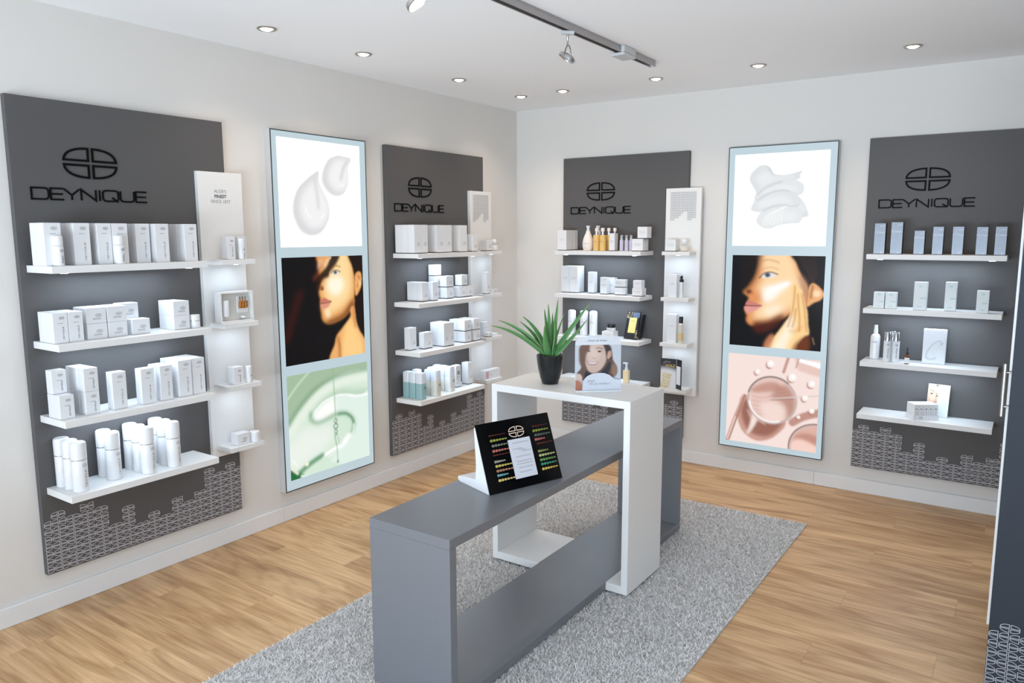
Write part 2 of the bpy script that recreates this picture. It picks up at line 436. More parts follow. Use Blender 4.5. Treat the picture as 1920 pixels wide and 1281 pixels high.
def display_panel(key, wall, origin, width, s_off, strip, label, text=None):
    loc, rz = panel_frame(wall, origin); PANELS[key] = (loc, rz)
    t = thing('wall_display', loc, rz, label, 'display panel', 'grey wall display panels')
    zt, zb = 2.25, 0.176
    link('board', bev(MB().box(0, width, -0.03, -0.0005, zb, zt), 'board', M_grey, 0.001), t)
    for me in emb_big: link('emblem_segment', me, t, (0.328, -0.03, 1.992))
    for me, fx in let_big: link('letter', me, t, (0.072+fx*0.51, -0.03, 1.829))
    if width not in pat_me: pat_me[width] = pattern_mesh(width)
    po = link('printed_pattern', pat_me[width], t, (0, -0.0306, zb)); po['kind'] = 'stuff'
    for k in (1, 2, 3, 4):
        if 'm' not in SHELF_ME: SHELF_ME['m'] = bev(MB().box(0, 0.71, -0.22, 0, -0.03, 0), 'shelf', M_white, 0.0012)
        so = link('shelf', SHELF_ME['m'], t, (s_off, -0.0305, SZ[k]))
        if k < 4:
            for sx in (0.07, 0.64):
                part('led_spot', MB().lathe([(0.0, -0.0325), (0.016, -0.0325), (0.018, -0.0302), (0.0, -0.0302)], 16, sx, -0.170), M_led, so)
            led(loc, rz, s_off+0.355, 0.135, SZ[k]-0.037)
    if strip:
        s0, s1 = strip
        so = link('side_board', bev(MB().box(s0, s1, -0.056, -0.0305, 0.51, 1.993), 'side_board', M_white, 0.001), t)
        for k in (1, 2, 3, 4):
            sh = link('side_shelf', bev(MB().box(0, 0.205, -0.12, 0, -0.025, 0), 'side_shelf', M_white, 0.001), t, ((s0+s1)/2-0.1025, -0.0565, SZ[k]))
            if k < 4:
                part('led_spot', MB().lathe([(0.0, -0.0272), (0.011, -0.0272), (0.013, -0.0252), (0.0, -0.0252)], 14, 0.11, -0.085), M_led, sh)
                led(loc, rz, (s0+s1)/2, 0.155, SZ[k]-0.032, LED_W*0.12, 0.12)
        if text == 'words':
            for txt, z, sz, w in (("ALOE'S", 1.889, 0.0185, 0), ('FINEST', 1.863, 0.0185, 1), ('SINCE 1877', 1.837, 0.0185, 0)):
                c = bpy.data.curves.new('lettering', 'FONT'); c.body = txt; c.size = sz*1.25; c.align_x = 'CENTER'; c.offset = 0.0006 if w else -0.0001
                tmp = bpy.data.objects.new('tmp', c); COL.objects.link(tmp); bpy.context.view_layer.update()
                me = bpy.data.meshes.new_from_object(tmp); bpy.data.objects.remove(tmp)
                me.transform(Matrix.Rotation(R(90), 4, 'X')); me.materials.clear(); me.materials.append(M_ink if not w else mat('dark_ink', (70, 70, 76), 0.6))
                lo = link('lettering', me, so, ((s0+s1)/2-0.003, -0.0566, z))
        elif text == 'pattern':
            hh = [13, 13, 12, 12, 11, 10, 9, 9, 13, 13, 12, 12]
            lo = link('printed_pattern', pattern_mesh(0.192, 0.0155, 0.0009, M_ink, True, hh), so, (s0+0.034, -0.0566, 1.972)); lo['kind'] = 'stuff'
    return t
display_panel('A', 'L', -3.762, 1.012, 0.027, (0.836, 1.094), 'grey wall display panel with emblem and shelves, nearest on the left wall', 'words')
display_panel('B', 'L', -1.551, 1.05, 0.046, (0.853, 1.118), 'grey wall display panel with emblem, on the left wall beside the corner', 'pattern')
display_panel('C', 'R', 0.459, 1.024, 0.058, (0.868, 1.130), 'grey wall display panel with emblem, behind the aloe plant', 'pattern')
display_panel('D', 'R', 2.644, 1.03, 0.055, None, 'grey wall display panel holding dark cartons, farthest right')

# ------------------------------------------------------------------ cabinet at the right edge
cb = thing('tall_cabinet', (3.505, -2.1, 0), 0, 'tall dark grey cabinet with steel bar handle at right edge', 'cabinet')
link('side_panel', bev(MB().box(0, 1.03, 0, 0.02, 0.0005, 2.09), 'side_panel', M_cab, 0.001), cb)
link('body', bev(MB().box(0.02, 1.03, 0.0205, 0.56, 0.0005, 2.09), 'body', M_cab, 0.001), cb)
link('door_edge', bev(MB().box(-0.0085, 0.019, 0.0205, 0.55, 0.25, 2.09), 'door_edge', M_white, 0.001), cb)
po = link('printed_pattern', pattern_mesh(1.03, m=mat('cabinet_print', (196, 200, 208), 0.5)), cb, (0, -0.0007, 0.0)); po['kind'] = 'stuff'
hd = part('handle', MB().tube([(-0.0205, 0.006, 1.035), (-0.0205, 0.006, 1.222)], 0.0065, 14), M_steel, cb, 40)
for z in (1.07, 1.192): part('standoff', MB().tube([(-0.018, 0.006, z), (0.001, 0.006, z)], 0.0032, 10), M_steel, hd, 40)

# ------------------------------------------------------------------ painted prints (colour attributes on a fine grid)
def gauss(a, s):
    if s <= 0: return a
    r = int(max(1, math.ceil(3*s))); k = np.exp(-0.5*(np.arange(-r, r+1)/s)**2); k /= k.sum()
    ax0 = np.pad(a, ((r, r), (0, 0)), mode='edge'); a = sum(k[i]*ax0[i:i+a.shape[0], :] for i in range(2*r+1))
    ax1 = np.pad(a, ((0, 0), (r, r)), mode='edge'); return sum(k[i]*ax1[:, i:i+a.shape[1]] for i in range(2*r+1))
def smooth_loop(pts, n=8, closed=True):
    P = np.array(pts, float); out = []; m = len(P)
    rng = range(m) if closed else range(m-1)
    for i in rng:
        if closed: p0, p1, p2, p3 = P[i-1], P[i], P[(i+1) % m], P[(i+2) % m]
        else: p0, p1, p2, p3 = P[max(i-1, 0)], P[i], P[i+1], P[min(i+2, m-1)]
        for t in np.linspace(0, 1, n, endpoint=False):
            out.append(0.5*((2*p1)+(-p0+p2)*t+(2*p0-5*p1+4*p2-p3)*t*t+(-p0+3*p1-3*p2+p3)*t**3))
    if not closed: out.append(P[-1])
    return np.array(out)
class Paint:
    def __init__(s, n, m, bg):
        s.n, s.m = n, m                      # n columns, m rows; v runs downwards
        s.c = np.ones((m, n, 3))*np.array(lin(bg))
        s.u, s.v = np.meshgrid((np.arange(n)+0.5)/n, (np.arange(m)+0.5)/m)
    def mask(s, pts, soft=1.0, curve=True):
        P = smooth_loop(pts) if curve else np.array(pts, float)
        ins = np.zeros(s.u.shape, bool); j = len(P)-1
        for i in range(len(P)):
            xi, yi = P[i]; xj, yj = P[j]
            c = ((yi > s.v) != (yj > s.v)) & (s.u < (xj-xi)*(s.v-yi)/((yj-yi) if abs(yj-yi) > 1e-9 else 1e-9)+xi)
            ins ^= c; j = i
        return gauss(ins.astype(float), soft)
    def line(s, pts, wd, soft=0.7, closed=False, curve=True):
        P = smooth_loop(pts, 6, closed) if curve else np.array(pts, float)
        if closed: P = np.vstack([P, P[:1]])
        d = np.full(s.u.shape, 9.0)
        asp = s.m/s.n
        for a, b in zip(P[:-1], P[1:]):
            ab = b-a; L = ab[0]**2+(ab[1]*asp)**2+1e-12
            t = np.clip(((s.u-a[0])*ab[0]+(s.v-a[1])*ab[1]*asp*asp)/L, 0, 1)
            d = np.minimum(d, np.hypot(s.u-a[0]-t*ab[0], (s.v-a[1]-t*ab[1])*asp))
        return gauss(np.clip((wd/2-d)*s.n+0.5, 0, 1), soft)
    def ell(s, cx, cy, rx, ry, soft=1.0):
        return gauss((((s.u-cx)/rx)**2+((s.v-cy)/ry)**2 < 1).astype(float), soft)
    def put(s, mask, col, a=1.0, clip=None):
        w = mask*a
        if clip is not None: w = w*clip
        s.c = s.c*(1-w[..., None])+np.array(lin(col))*w[..., None]
def print_mesh(name, x0, x1, z0, z1, P, m, gain=1.0):     # front faces -y
    n, mm = P.n, P.m
    xs = np.linspace(x0, x1, n+1); zs = np.linspace(z1, z0, mm+1)
    X, Z = np.meshgrid(xs, zs); V = np.stack([X, np.zeros_like(X), Z], -1).reshape(-1, 3)
    i = np.arange(mm)[:, None]*(n+1)+np.arange(n)[None, :]
    Fq = np.stack([i, i+n+1, i+n+2, i+1], -1).reshape(-1, 4)
    me = bpy.data.meshes.new(name); me.vertices.add(len(V)); me.vertices.foreach_set('co', V.ravel())
    me.loops.add(Fq.size); me.loops.foreach_set('vertex_index', Fq.ravel().astype(np.int32))
    me.polygons.add(len(Fq)); me.polygons.foreach_set('loop_start', np.arange(0, Fq.size, 4, dtype=np.int32))
    me.polygons.foreach_set('loop_total', np.full(len(Fq), 4, np.int32)); me.update(calc_edges=True)
    a = me.color_attributes.new('Col', 'FLOAT_COLOR', 'POINT')
    c = P.c*gain; c4 = np.ones((mm+1, n+1, 4)); cp = np.pad(c, ((0, 1), (0, 1), (0, 0)), mode='edge'); cq = np.pad(c, ((1, 1), (1, 1), (0, 0)), mode='edge')
    c4[..., :3] = 0.25*(cq[:-1, :-1]+cq[1:, :-1]+cq[:-1, 1:]+cq[1:, 1:])
    a.data.foreach_set('color', c4.ravel()); me.materials.append(m)
    return me
WHITE = (255, 255, 255)
def pic_drops():
    p = Paint(170, 170, WHITE); p.c *= 1.25
    for pts, tipdir in (([(.47,.28),(.40,.315),(.32,.37),(.25,.43),(.20,.50),(.165,.62),(.18,.73),(.25,.84),(.36,.885),(.48,.855),(.56,.76),(.59,.66),(.565,.55),(.51,.455),(.47,.37)], 0),
                        ([(.885,.135),(.80,.118),(.71,.115),(.61,.155),(.545,.245),(.52,.33),(.54,.41),(.615,.48),(.70,.50),(.785,.47),(.835,.385),(.845,.31),(.845,.22)], 1)):
        mk = p.mask(pts, 0.8)
        sh = p.mask([(x-.018, y+.012) for x, y in pts], 2.5); p.put(sh, (205, 205, 207), .8)
        p.put(mk, (238, 238, 239))
        cx = sum(a for a, b in pts)/len(pts); cy = sum(b for a, b in pts)/len(pts)
        inner = p.mask([(cx+(x-cx)*.78+.03, cy+(y-cy)*.78) for x, y in pts], 5); p.put(mk-np.minimum(mk, inner), (214, 214, 216), .8)
        p.put(inner, (244, 244, 245), .8)
    p.put(p.line([(.425,.36),(.435,.45),(.45,.55),(.455,.63)], .03, 2.5), (214,214,216), .9)
    p.put(p.line([(.30,.62),(.32,.69),(.37,.725)], .012, 1.0), WHITE); p.put(p.line([(.49,.72),(.525,.68)], .014, 1.0), WHITE)
    p.put(p.line([(.83,.165),(.79,.22),(.765,.28),(.745,.34)], .03, 2.2), (210,210,212), .9)
    p.put(p.line([(.74,.405),(.775,.395)], .012, .7), WHITE)
    return p
def pic_swirl():
    p = Paint(170, 170, WHITE); p.c *= 1.25
    blobs = [([(.27,.13),(.35,.125),(.40,.17),(.43,.22),(.55,.235),(.68,.21),(.74,.19),(.70,.24),(.71,.27),(.60,.30),(.45,.33),(.33,.39),(.26,.45),(.24,.39),(.20,.33),(.17,.27),(.19,.2)], (222,226,228)),
             ([(.23,.46),(.30,.37),(.42,.31),(.56,.285),(.68,.30),(.75,.36),(.74,.43),(.66,.45),(.5,.45),(.36,.47),(.26,.52)], (228,231,233)),
             ([(.78,.68),(.81,.66),(.76,.54),(.68,.45),(.60,.41),(.55,.45),(.66,.53),(.70,.66)], (222,228,230)),
             ([(.20,.57),(.25,.48),(.36,.43),(.5,.40),(.62,.42),(.7,.5),(.68,.57),(.5,.56),(.38,.61),(.27,.62),(.20,.6)], (226,229,231)),
             ([(.26,.72),(.31,.63),(.42,.575),(.58,.57),(.70,.59),(.75,.66),(.72,.74),(.6,.75),(.49,.77),(.42,.80),(.33,.79)], (230,233,235))]
    for pts, c in blobs:
        mk = p.mask(pts, .8); p.put(p.mask([(x, y+.012) for x, y in pts], 1.6), (196,201,204), .8); p.put(mk, c)
        cx = sum(a for a, b in pts)/len(pts); cy = sum(b for a, b in pts)/len(pts)
        p.put(p.mask([(cx+(x-cx)*.75, cy+(y-cy)*.62+.01) for x, y in pts], 4), (240,242,244), .7, mk)
    for k in range(6):
        o = k*.018; p.put(p.line([(.33+o*2.2,.78-o*.2),(.37+o*2,.68-o),(.47+o*2,.61-o*.6)], .008, .8), (250,251,252), .9)
    p.put(p.line([(.26,.44),(.33,.38),(.42,.335),(.52,.31)], .012, 1.2), (190,195,198), .8)
    p.put(p.line([(.27,.5),(.38,.43),(.5,.40),(.6,.41)], .012, 1.2), (192,197,200), .8)
    p.put(p.line([(.33,.62),(.42,.575),(.55,.56),(.66,.575)], .012, 1.2), (192,197,200), .8)
    p.put(p.line([(.37,.15),(.4,.2),(.43,.225)], .02, 2), (196,204,206), .8)
    return p
def face_left():
    p = Paint(190, 190, (6, 3, 6))
    p.put(p.line([(.02,.75),(.10,.55),(.20,.33)], .05, 6), (70,18,6), .8)
    neck = p.mask([(.80,.50),(.82,.60),(.72,.70),(.63,.78),(.60,.86),(.55,1.04),(1.05,1.04),(1.0,.86),(.93,.76),(.89,.66),(.87,.52)], 1.6)
    p.put(neck, (240,176,108)); p.put(p.mask([(.80,.62),(.72,.76),(.70,1.04),(.95,1.04),(.96,.86),(.88,.72)], 5), (255,212,140), .9, neck)
    p.put(p.line([(.64,.80),(.66,.90),(.655,1.02)], .03, 2.5), (170,88,30), .8, neck); p.put(p.line([(.865,.45),(.86,.6),(.88,.72)], .018, 2), (190,110,50), .8, neck)
    face = p.mask([(.43,-.05),(.82,-.05),(.865,.10),(.885,.24),(.88,.40),(.85,.48),(.79,.56),(.70,.615),(.58,.645),(.50,.64),(.455,.60),(.445,.54),(.435,.47),(.44,.40),(.42,.33),(.425,.24),(.435,.10)], 2.2)
    p.put(face, (232,160,88))
    p.put(p.mask([(.52,.05),(.80,0),(.85,.2),(.84,.36),(.76,.47),(.62,.54),(.52,.55),(.50,.42),(.47,.3),(.53,.22)], 7), (255,220,160), 1, face)
    p.put(p.mask([(.54,.22),(.70,.2),(.74,.3),(.66,.38),(.55,.34)], 5), (255,250,226), 1, face)
    p.put(p.mask([(.48,.52),(.53,.50),(.56,.56),(.52,.60)], 3), (255,236,200), .8, face)
    p.put(p.mask([(.50,.63),(.60,.60),(.72,.56),(.82,.46),(.90,.44),(.86,.60),(.75,.66),(.6,.72),(.52,.70)], 4), (96,34,10), .85, face)
    dark = p.mask([(.40,.36),(.40,.2),(.47,.14),(.53,.09),(.60,-.02),(.70,-.02),(.68,.04),(.62,.11),(.57,.155),(.545,.2),(.48,.22),(.44,.29)], 2.0)
    p.put(dark, (26,8,6), .97); p.put(p.line([(.515,.085),(.54,.045),(.585,.01)], .012, .8), (252,214,180), .9)
    p.put(p.line([(.44,.10),(.46,.04)], .04, 3), (236,190,160), .8); p.put(p.line([(.37,.21),(.43,.14),(.47,.08)], .022, 3), (150,70,36), .6)
    p.put(p.mask([(.60,.155),(.64,.14),(.69,.155),(.66,.175),(.62,.178)], .8), (226,222,220)); p.put(p.ell(.635,.158,.022,.017,.7), (70,96,118)); p.put(p.line([(.585,.16),(.615,.14),(.655,.138),(.70,.155)], .010, .8), (40,20,14), .9)
    p.put(p.line([(.585,.12),(.64,.092),(.70,.105)], .012, 1), (150,90,50), .8)
    p.put(p.ell(.455,.30,.03,.022,1.5), (120,50,20), .8); p.put(p.ell(.468,.315,.012,.008,.8), (30,8,4), .9)
    p.put(p.mask([(.44,.415),(.48,.395),(.53,.415),(.575,.435),(.52,.445),(.45,.445)], 1), (206,120,104)); p.put(p.mask([(.445,.45),(.52,.45),(.57,.44),(.53,.485),(.47,.50),(.44,.48)], 1), (224,150,130)); p.put(p.line([(.44,.447),(.52,.446),(.575,.437)], .008, .7), (80,24,18))
    hair = p.mask([(.80,-.05),(1.05,-.05),(1.05,.82),(.96,.74),(.90,.62),(.88,.44),(.89,.25),(.86,.12)], 1.6); p.put(hair, (24,9,5))
    ear = p.mask([(.895,.20),(.935,.165),(.975,.18),(.98,.27),(.955,.34),(.90,.40),(.885,.32)], 1.2); p.put(ear, (240,172,104)); p.put(p.line([(.935,.20),(.955,.25),(.925,.31)], .016, 1.5), (150,70,28), .8, ear); p.put(p.ell(.955,.28,.015,.04,2), (255,220,160), .9, ear)
    p.put(p.line([(.87,.44),(.862,.56)], .012, 1.2), (226,150,90), .8)
    return p
def face_right():
    p = Paint(190, 190, (4, 4, 10))
    face = p.mask([(.32,-.05),(.66,-.05),(.72,.10),(.78,.22),(.84,.32),(.84,.52),(.70,.58),(.60,.66),(.46,.725),(.34,.755),(.24,.765),(.185,.72),(.19,.66),(.165,.60),(.19,.52),(.20,.455),(.135,.40),(.19,.32),(.25,.22),(.28,.10)], 2.2)
    p.put(face, (226,150,92)); 
    p.put(p.mask([(.34,0),(.64,0),(.72,.18),(.80,.34),(.74,.50),(.58,.62),(.40,.69),(.28,.70),(.27,.60),(.36,.50),(.34,.40),(.28,.36),(.34,.26),(.34,.12)], 7), (255,218,170), 1, face)
    p.put(p.mask([(.36,.36),(.52,.30),(.66,.28),(.56,.38),(.46,.48),(.38,.50)], 5), (255,252,244), 1, face); p.put(p.line([(.44,.37),(.54,.33),(.62,.295)], .04, 2), (255,255,255), .9)
    p.put(p.mask([(.38,.58),(.56,.52),(.54,.60),(.42,.66)], 5), (255,240,214), .9, face)
    p.put(p.mask([(.26,.73),(.42,.70),(.56,.63),(.60,.66),(.46,.80),(.30,.84)], 4), (80,26,10), .9)
    p.put(p.mask([(.24,-.05),(.33,-.05),(.31,.10),(.27,.24),(.20,.36),(.12,.40),(.10,.1)], 5), (20,8,8), .9)
    p.put(p.line([(.30,.075),(.40,.045),(.52,.075)], .012, 1.6), (188,130,96), .8)
    p.put(p.mask([(.33,.225),(.38,.19),(.44,.18),(.50,.20),(.46,.235),(.38,.245)], .9), (236,226,224)); p.put(p.ell(.40,.21,.033,.026,.7), (96,118,136)); p.put(p.ell(.40,.21,.012,.011,.5), (30,40,50)); p.put(p.line([(.31,.245),(.36,.195),(.43,.178),(.51,.20)], .012, .9), (60,28,26), .95); p.put(p.line([(.34,.15),(.43,.125),(.52,.15)], .01, 1.5), (206,140,110), .7)
    p.put(p.ell(.205,.40,.035,.025,1.8), (96,36,18), .9); p.put(p.ell(.235,.415,.02,.018,1.2), (214,120,76), .8)
    p.put(p.mask([(.17,.545),(.20,.495),(.26,.51),(.345,.545),(.26,.552)], 1), (206,128,120)); p.put(p.mask([(.165,.56),(.26,.556),(.345,.55),(.28,.60),(.20,.635),(.16,.60)], 1), (228,154,148)); p.put(p.line([(.17,.552),(.26,.553),(.35,.546)], .009, .7), (70,20,20))
    hair = p.mask([(.64,-.05),(1.05,-.05),(1.05,1.05),(.80,1.05),(.88,.72),(.83,.56),(.84,.34),(.76,.20),(.70,.08)], 1.8); p.put(hair, (14,7,7)); 
    for k in range(7): p.put(p.line([(.70+k*.03,-.02),(.80+k*.02,.14+k*.01),(.88,.28)], .008, 1.4), (70,38,22), .6)
    p.put(p.mask([(.73,.2),(.80,.24),(.84,.36),(.80,.46),(.76,.34)], 4), (150,110,96), .6)
    ear = p.mask([(.84,.42),(.85,.32),(.89,.285),(.96,.33),(1.0,.39),(.975,.45),(.90,.49),(.835,.53)], 1.2); p.put(ear, (238,176,120)); p.put(p.ell(.93,.39,.04,.035,2), (255,226,186), .9, ear); p.put(p.line([(.885,.31),(.875,.38),(.87,.44)], .018, 1.5), (130,60,26), .8, ear)
    hand = p.mask([(.61,.72),(.66,.62),(.66,.40),(.66,.34),(.695,.27),(.72,.30),(.74,.345),(.775,.36),(.80,.46),(.84,.58),(.855,.72),(.87,.82),(.82,.86),(.76,.94),(.70,1.04),(.42,1.04),(.47,.92),(.53,.84)], 1.4)
    p.put(hand, (255,214,150)); p.put(p.mask([(.48,1.02),(.60,.78),(.68,.62),(.70,.80),(.60,1.04)], 5), (255,246,224), .9, hand)
    for ln in ([(.70,.32),(.695,.5),(.67,.66),(.645,.76)], [(.735,.40),(.745,.52),(.765,.66),(.765,.80)], [(.775,.40),(.81,.56),(.83,.70),(.845,.80)], [(.72,.56),(.71,.68),(.69,.76)]):
        p.put(p.line(ln, .012, 1.6), (176,98,40), .85, hand)
    p.put(p.line([(.66,.8),(.74,.8),(.80,.74)], .02, 3), (210,140,80), .6, hand); p.put(p.mask([(.74,.92),(.85,.84),(.88,.88),(.86,1.04),(.70,1.04)], 3), (120,56,20), .8)
    p.put(p.mask([(.40,.95),(.46,.86),(.50,.88),(.44,1.04),(.39,1.04)], 2.5), (200,130,90), .9)
    p.put(p.line([(.91,.86),(.93,.93)], .008, .8), (190,150,120), .7)
    return p
def pic_green():
    p = Paint(170, 170, (214, 234, 216))
    p.put(p.mask([(-.05,-.05),(1.05,-.05),(1.05,.06),(.7,.07),(.45,.14),(.25,.26),(.10,.38),(.0,.50),(-.05,.5)], 2), (166,190,162))
    p.put(p.line([(-.02,.24),(.12,.10),(.28,-.02)], .018, 1.2), (206,226,204), .9)
    p.put(p.line([(-.02,.48),(.12,.33),(.30,.19),(.50,.115),(.75,.085),(1.05,.085)], .035, 3), (112,156,116), .9)
    p.put(p.line([(0,.56),(.16,.40),(.34,.26),(.54,.18),(.8,.15),(1.05,.16)], .08, 5), (236,244,232), .9)
    p.put(p.line([(.28,.44),(.36,.36),(.50,.29),(.66,.265),(.8,.30),(1.05,.325)], .06, 5), (176,204,176), .9)
    lens = p.mask([(.29,.42),(.34,.37),(.46,.31),(.60,.285),(.75,.30),(.90,.34),(1.06,.34),(1.06,1.0),(.5,.95),(.62,.82),(.76,.72),(.80,.60),(.72,.51),(.58,.48),(.42,.51),(.34,.505),(.29,.47)], 1.6)
    p.put(lens, (226,242,232)); p.put(p.mask([(.30,.42),(.45,.33),(.56,.32),(.56,.46),(.38,.5),(.31,.48)], 3), (254,254,250), 1, lens)
    p.put(p.line([(.27,.46),(.30,.40),(.42,.32),(.58,.285),(.70,.295)], .016, 1), WHITE); p.put(p.line([(.72,.30),(.85,.335),(1.05,.34)], .02, 1), WHITE)
    p.put(p.line([(.26,.40),(.265,.47),(.33,.51),(.43,.50),(.56,.47),(.68,.48),(.77,.54),(.80,.61),(.77,.70)], .035, 3), (110,164,120), .9); p.put(p.line([(.60,.475),(.70,.49),(.77,.545),(.795,.61)], .02, 1.5), (62,128,80), .8)
    p.put(p.line([(.80,.62),(.78,.70),(.70,.78),(.58,.84),(.46,.88)], .02, 1.2), (236,248,238), .9); p.put(p.mask([(.60,.84),(.70,.78),(.75,.72),(.72,.70),(.64,.76)], 2), WHITE)
    p.put(p.mask([(.0,.66),(.2,.52),(.34,.56),(.50,.56),(.52,.70),(.44,.78),(.28,.84),(.12,.92),(0,.88)], 8), (238,244,236), .9)
    p.put(p.line([(.38,.86),(.50,.825),(.60,.80)], .035, 1), WHITE); p.put(p.line([(.02,1.0),(.14,.93),(.26,.88),(.38,.845)], .05, 2), (86,150,104), .9); p.put(p.ell(.19,.885,.02,.02,1), (246,250,220))
    p.put(p.mask([(-.05,.86),(.06,.93),(.14,.97),(.18,1.05),(-.05,1.05)], 2), (36,110,62)); p.put(p.line([(-.01,.86),(.08,.95)], .022, 1), (240,240,220)); p.put(p.line([(.12,.985),(.26,1.02)], .02, 1), (236,250,240)); p.put(p.line([(.02,.80),(.08,.87)], .01, .8), WHITE)
    p.put(p.line([(.545,-.02),(.555,.25),(.56,.48)], .012, .8), (150,186,152), .9); p.put(p.line([(.56,.5),(.565,.76),(.57,.96)], .008, .7), (96,150,108), .8)
    for cy, r in ((.535,.022), (.59,.030), (.645,.022)): p.put(p.ell(.56,cy,r,r,.8), (74,120,84), .9); p.put(p.ell(.56,cy,r*.6,r*.6,.8), (238,248,240), .9)
    p.put(p.line([(.558,.68),(.575,.77)], .04, 1), (120,170,130), .8); p.put(p.line([(.563,.69),(.578,.78)], .016, .8), WHITE, .9)
    p.put(p.ell(.57,.955,.012,.014,.8), (96,150,108))
    return p
def pic_pink():
    p = Paint(170, 170, (247, 226, 220))
    p.put(p.mask([(.72,-.02),(1.05,.02),(1.05,.19),(.78,.13)], 1.5, False), (232,200,190)); p.put(p.mask([(.78,.0),(1.05,.03),(1.05,.10),(.76,.03)], 1, False), WHITE)
    sh = p.mask([(.20,.46),(.14,.58),(.13,.74),(.20,.88),(.33,.955),(.46,.94),(.58,.86),(.67,.70),(.5,.5)], 1.2); p.put(sh, (206,160,146))
    p.put(p.mask([(.21,.50),(.17,.60),(.18,.72),(.26,.86),(.38,.90),(.5,.88),(.60,.78),(.62,.68),(.4,.6)], 3), (150,98,84), .9, sh)
    p.put(p.mask([(.30,.66),(.36,.70),(.30,.84),(.24,.90),(.27,.80)], 2), (250,232,224), .95)
    for k in range(9): p.put(p.line([(.24+k*.02,.62+k*.012),(.27+k*.022,.70+k*.008)], .012, 1.2), (236,204,194), .6)
    p.put(p.line([(.74,.70),(.86,.62),(1.05,.55)], .085, 1.2), (192,142,128), .95); 
    disc = p.ell(.505,.485,.265,.255,1); p.put(disc, (236,206,196))
    p.put(p.mask([(.27,.38),(.40,.30),(.55,.28),(.60,.36),(.45,.40),(.30,.42)], 3), (196,146,132), .9, disc); p.put(p.mask([(.55,.34),(.66,.30),(.75,.42),(.76,.58),(.68,.70),(.66,.55),(.58,.48),(.5,.46)], 4), (184,132,118), .85, disc)
    for k in range(5): p.put(p.line([(.29,.46+k*.05),(.40,.47+k*.045),(.52,.43+k*.05),(.62,.42+k*.05)], .016, 2), (198,150,138), .7, disc)
    p.put(p.mask([(.38,.54),(.52,.50),(.62,.54),(.64,.66),(.56,.73),(.44,.70)], 4), (246,222,214), .9, disc)
    p.put(p.line([(.505+.265*math.cos(t),.485+.255*math.sin(t)) for t in np.linspace(0, 6.2, 24)], .022, .8, True), (196,178,174), .95); p.put(p.line([(.505+.272*math.cos(t),.485+.262*math.sin(t)) for t in np.linspace(3.4, 5.4, 12)], .012, .7), (96,66,60), .95); p.put(p.line([(.505+.25*math.cos(t),.485+.24*math.sin(t)) for t in np.linspace(1.2, 3.0, 10)], .018, .8), WHITE, .9)
    p.put(p.line([(.50,.47),(.74,.425),(1.05,.37)], .016, .8), (222,206,200), .9); p.put(p.line([(.5,.48),(.74,.44)], .01, .8), (160,120,108), .8)
    p.put(p.line([(.02,1.0),(.10,.74),(.20,.47)], .045, .8), (206,160,146)); p.put(p.line([(.04,.98),(.12,.73),(.205,.46)], .012, .7), (120,78,66), .8); p.put(p.line([(.025,.98),(.105,.72)], .010, .7), (248,230,224))
    p.put(p.line([(.62,.16),(.67,-.02)], .03, .8), (196,150,138)); p.put(p.line([(.75,.10),(.78,-.02)], .014, .8), (190,146,134))
    for cx, cy, r in ((.475,.085,.042), (.335,.185,.03), (.715,.21,.047), (.92,.26,.04), (.86,.42,.034), (.935,.55,.028), (.80,.635,.018)):
        p.put(p.ell(cx-.012,cy+.014,r,r,1), (168,112,98), .9); p.put(p.ell(cx,cy,r,r,.8), (252,238,232)); p.put(p.ell(cx+.006,cy-.008,r*.55,r*.55,1.2), WHITE)
    d2 = p.ell(1.0,.96,.29,.27,1); p.put(d2, (226,180,168)); p.put(p.mask([(.74,.86),(.88,.80),(1.05,.84),(1.05,.94),(.86,.88)], 3), (190,136,122), .8, d2); p.put(p.mask([(.74,.92),(.86,.88),(1.05,.96),(1.05,1.05),(.72,1.05)], 2.5), (250,214,202), .9, d2)
    p.put(p.line([(1.0+.29*math.cos(t),.96+.27*math.sin(t)) for t in np.linspace(3.0, 4.8, 14)], .014, .7), (110,84,78), .95); p.put(p.line([(1.0+.27*math.cos(t),.96+.25*math.sin(t)) for t in np.linspace(3.0, 4.8, 14)], .014, .7), (206,190,186), .95)
    return p
def lightbox(loc, rz, width, rects, pics, label):
    t = thing('lightbox_poster', loc, rz, label, 'illuminated poster', 'illuminated wall posters')
    link('casing', bev(MB().box(0, width, -0.048, -0.0005, 0.184, 2.25), 'casing', M_alu, 0.001), t)
    fr = MB(); e = 0.006
    fr.box(0, width, -0.051, -0.0482, 2.25-e, 2.25); fr.box(0, width, -0.051, -0.0482, 0.184, 0.184+e); fr.box(0, e, -0.051, -0.0482, 0.184+e, 2.25-e); fr.box(width-e, width, -0.051, -0.0482, 0.184+e, 2.25-e)
    part('edge_trim', fr, M_line, t)
    part('diffuser', MB().box(e, width-e, -0.0495, -0.0482, 0.184+e, 2.25-e), M_border, t)
    for (x0, x1, z0, z1), (nm, fn) in zip(rects, pics):
        link(nm, print_mesh(nm, x0, x1, z0, z1, fn(), M_pic, 1.0), t, (0, -0.0500, 0))
lightbox((0, -2.4683, 0), R(90), 0.7195, [(.040,.666,1.604,2.212), (.040,.664,.926,1.546), (.040,.678,.247,.868)], [('printed_picture', pic_drops), ('printed_picture', face_left), ('printed_picture', pic_green)], 'tall lit poster with cream drops, sunlit face and green serum, left wall')
lightbox((1.77, 0, 0), 0.0, 0.6998, [(.045,.652,1.592,2.197), (.052,.656,.910,1.529), (.050,.660,.228,.851)], [('printed_picture', pic_swirl), ('printed_picture', face_right), ('printed_picture', pic_pink)], 'tall lit poster with cream swirl, face with hand and pink dish, right wall')

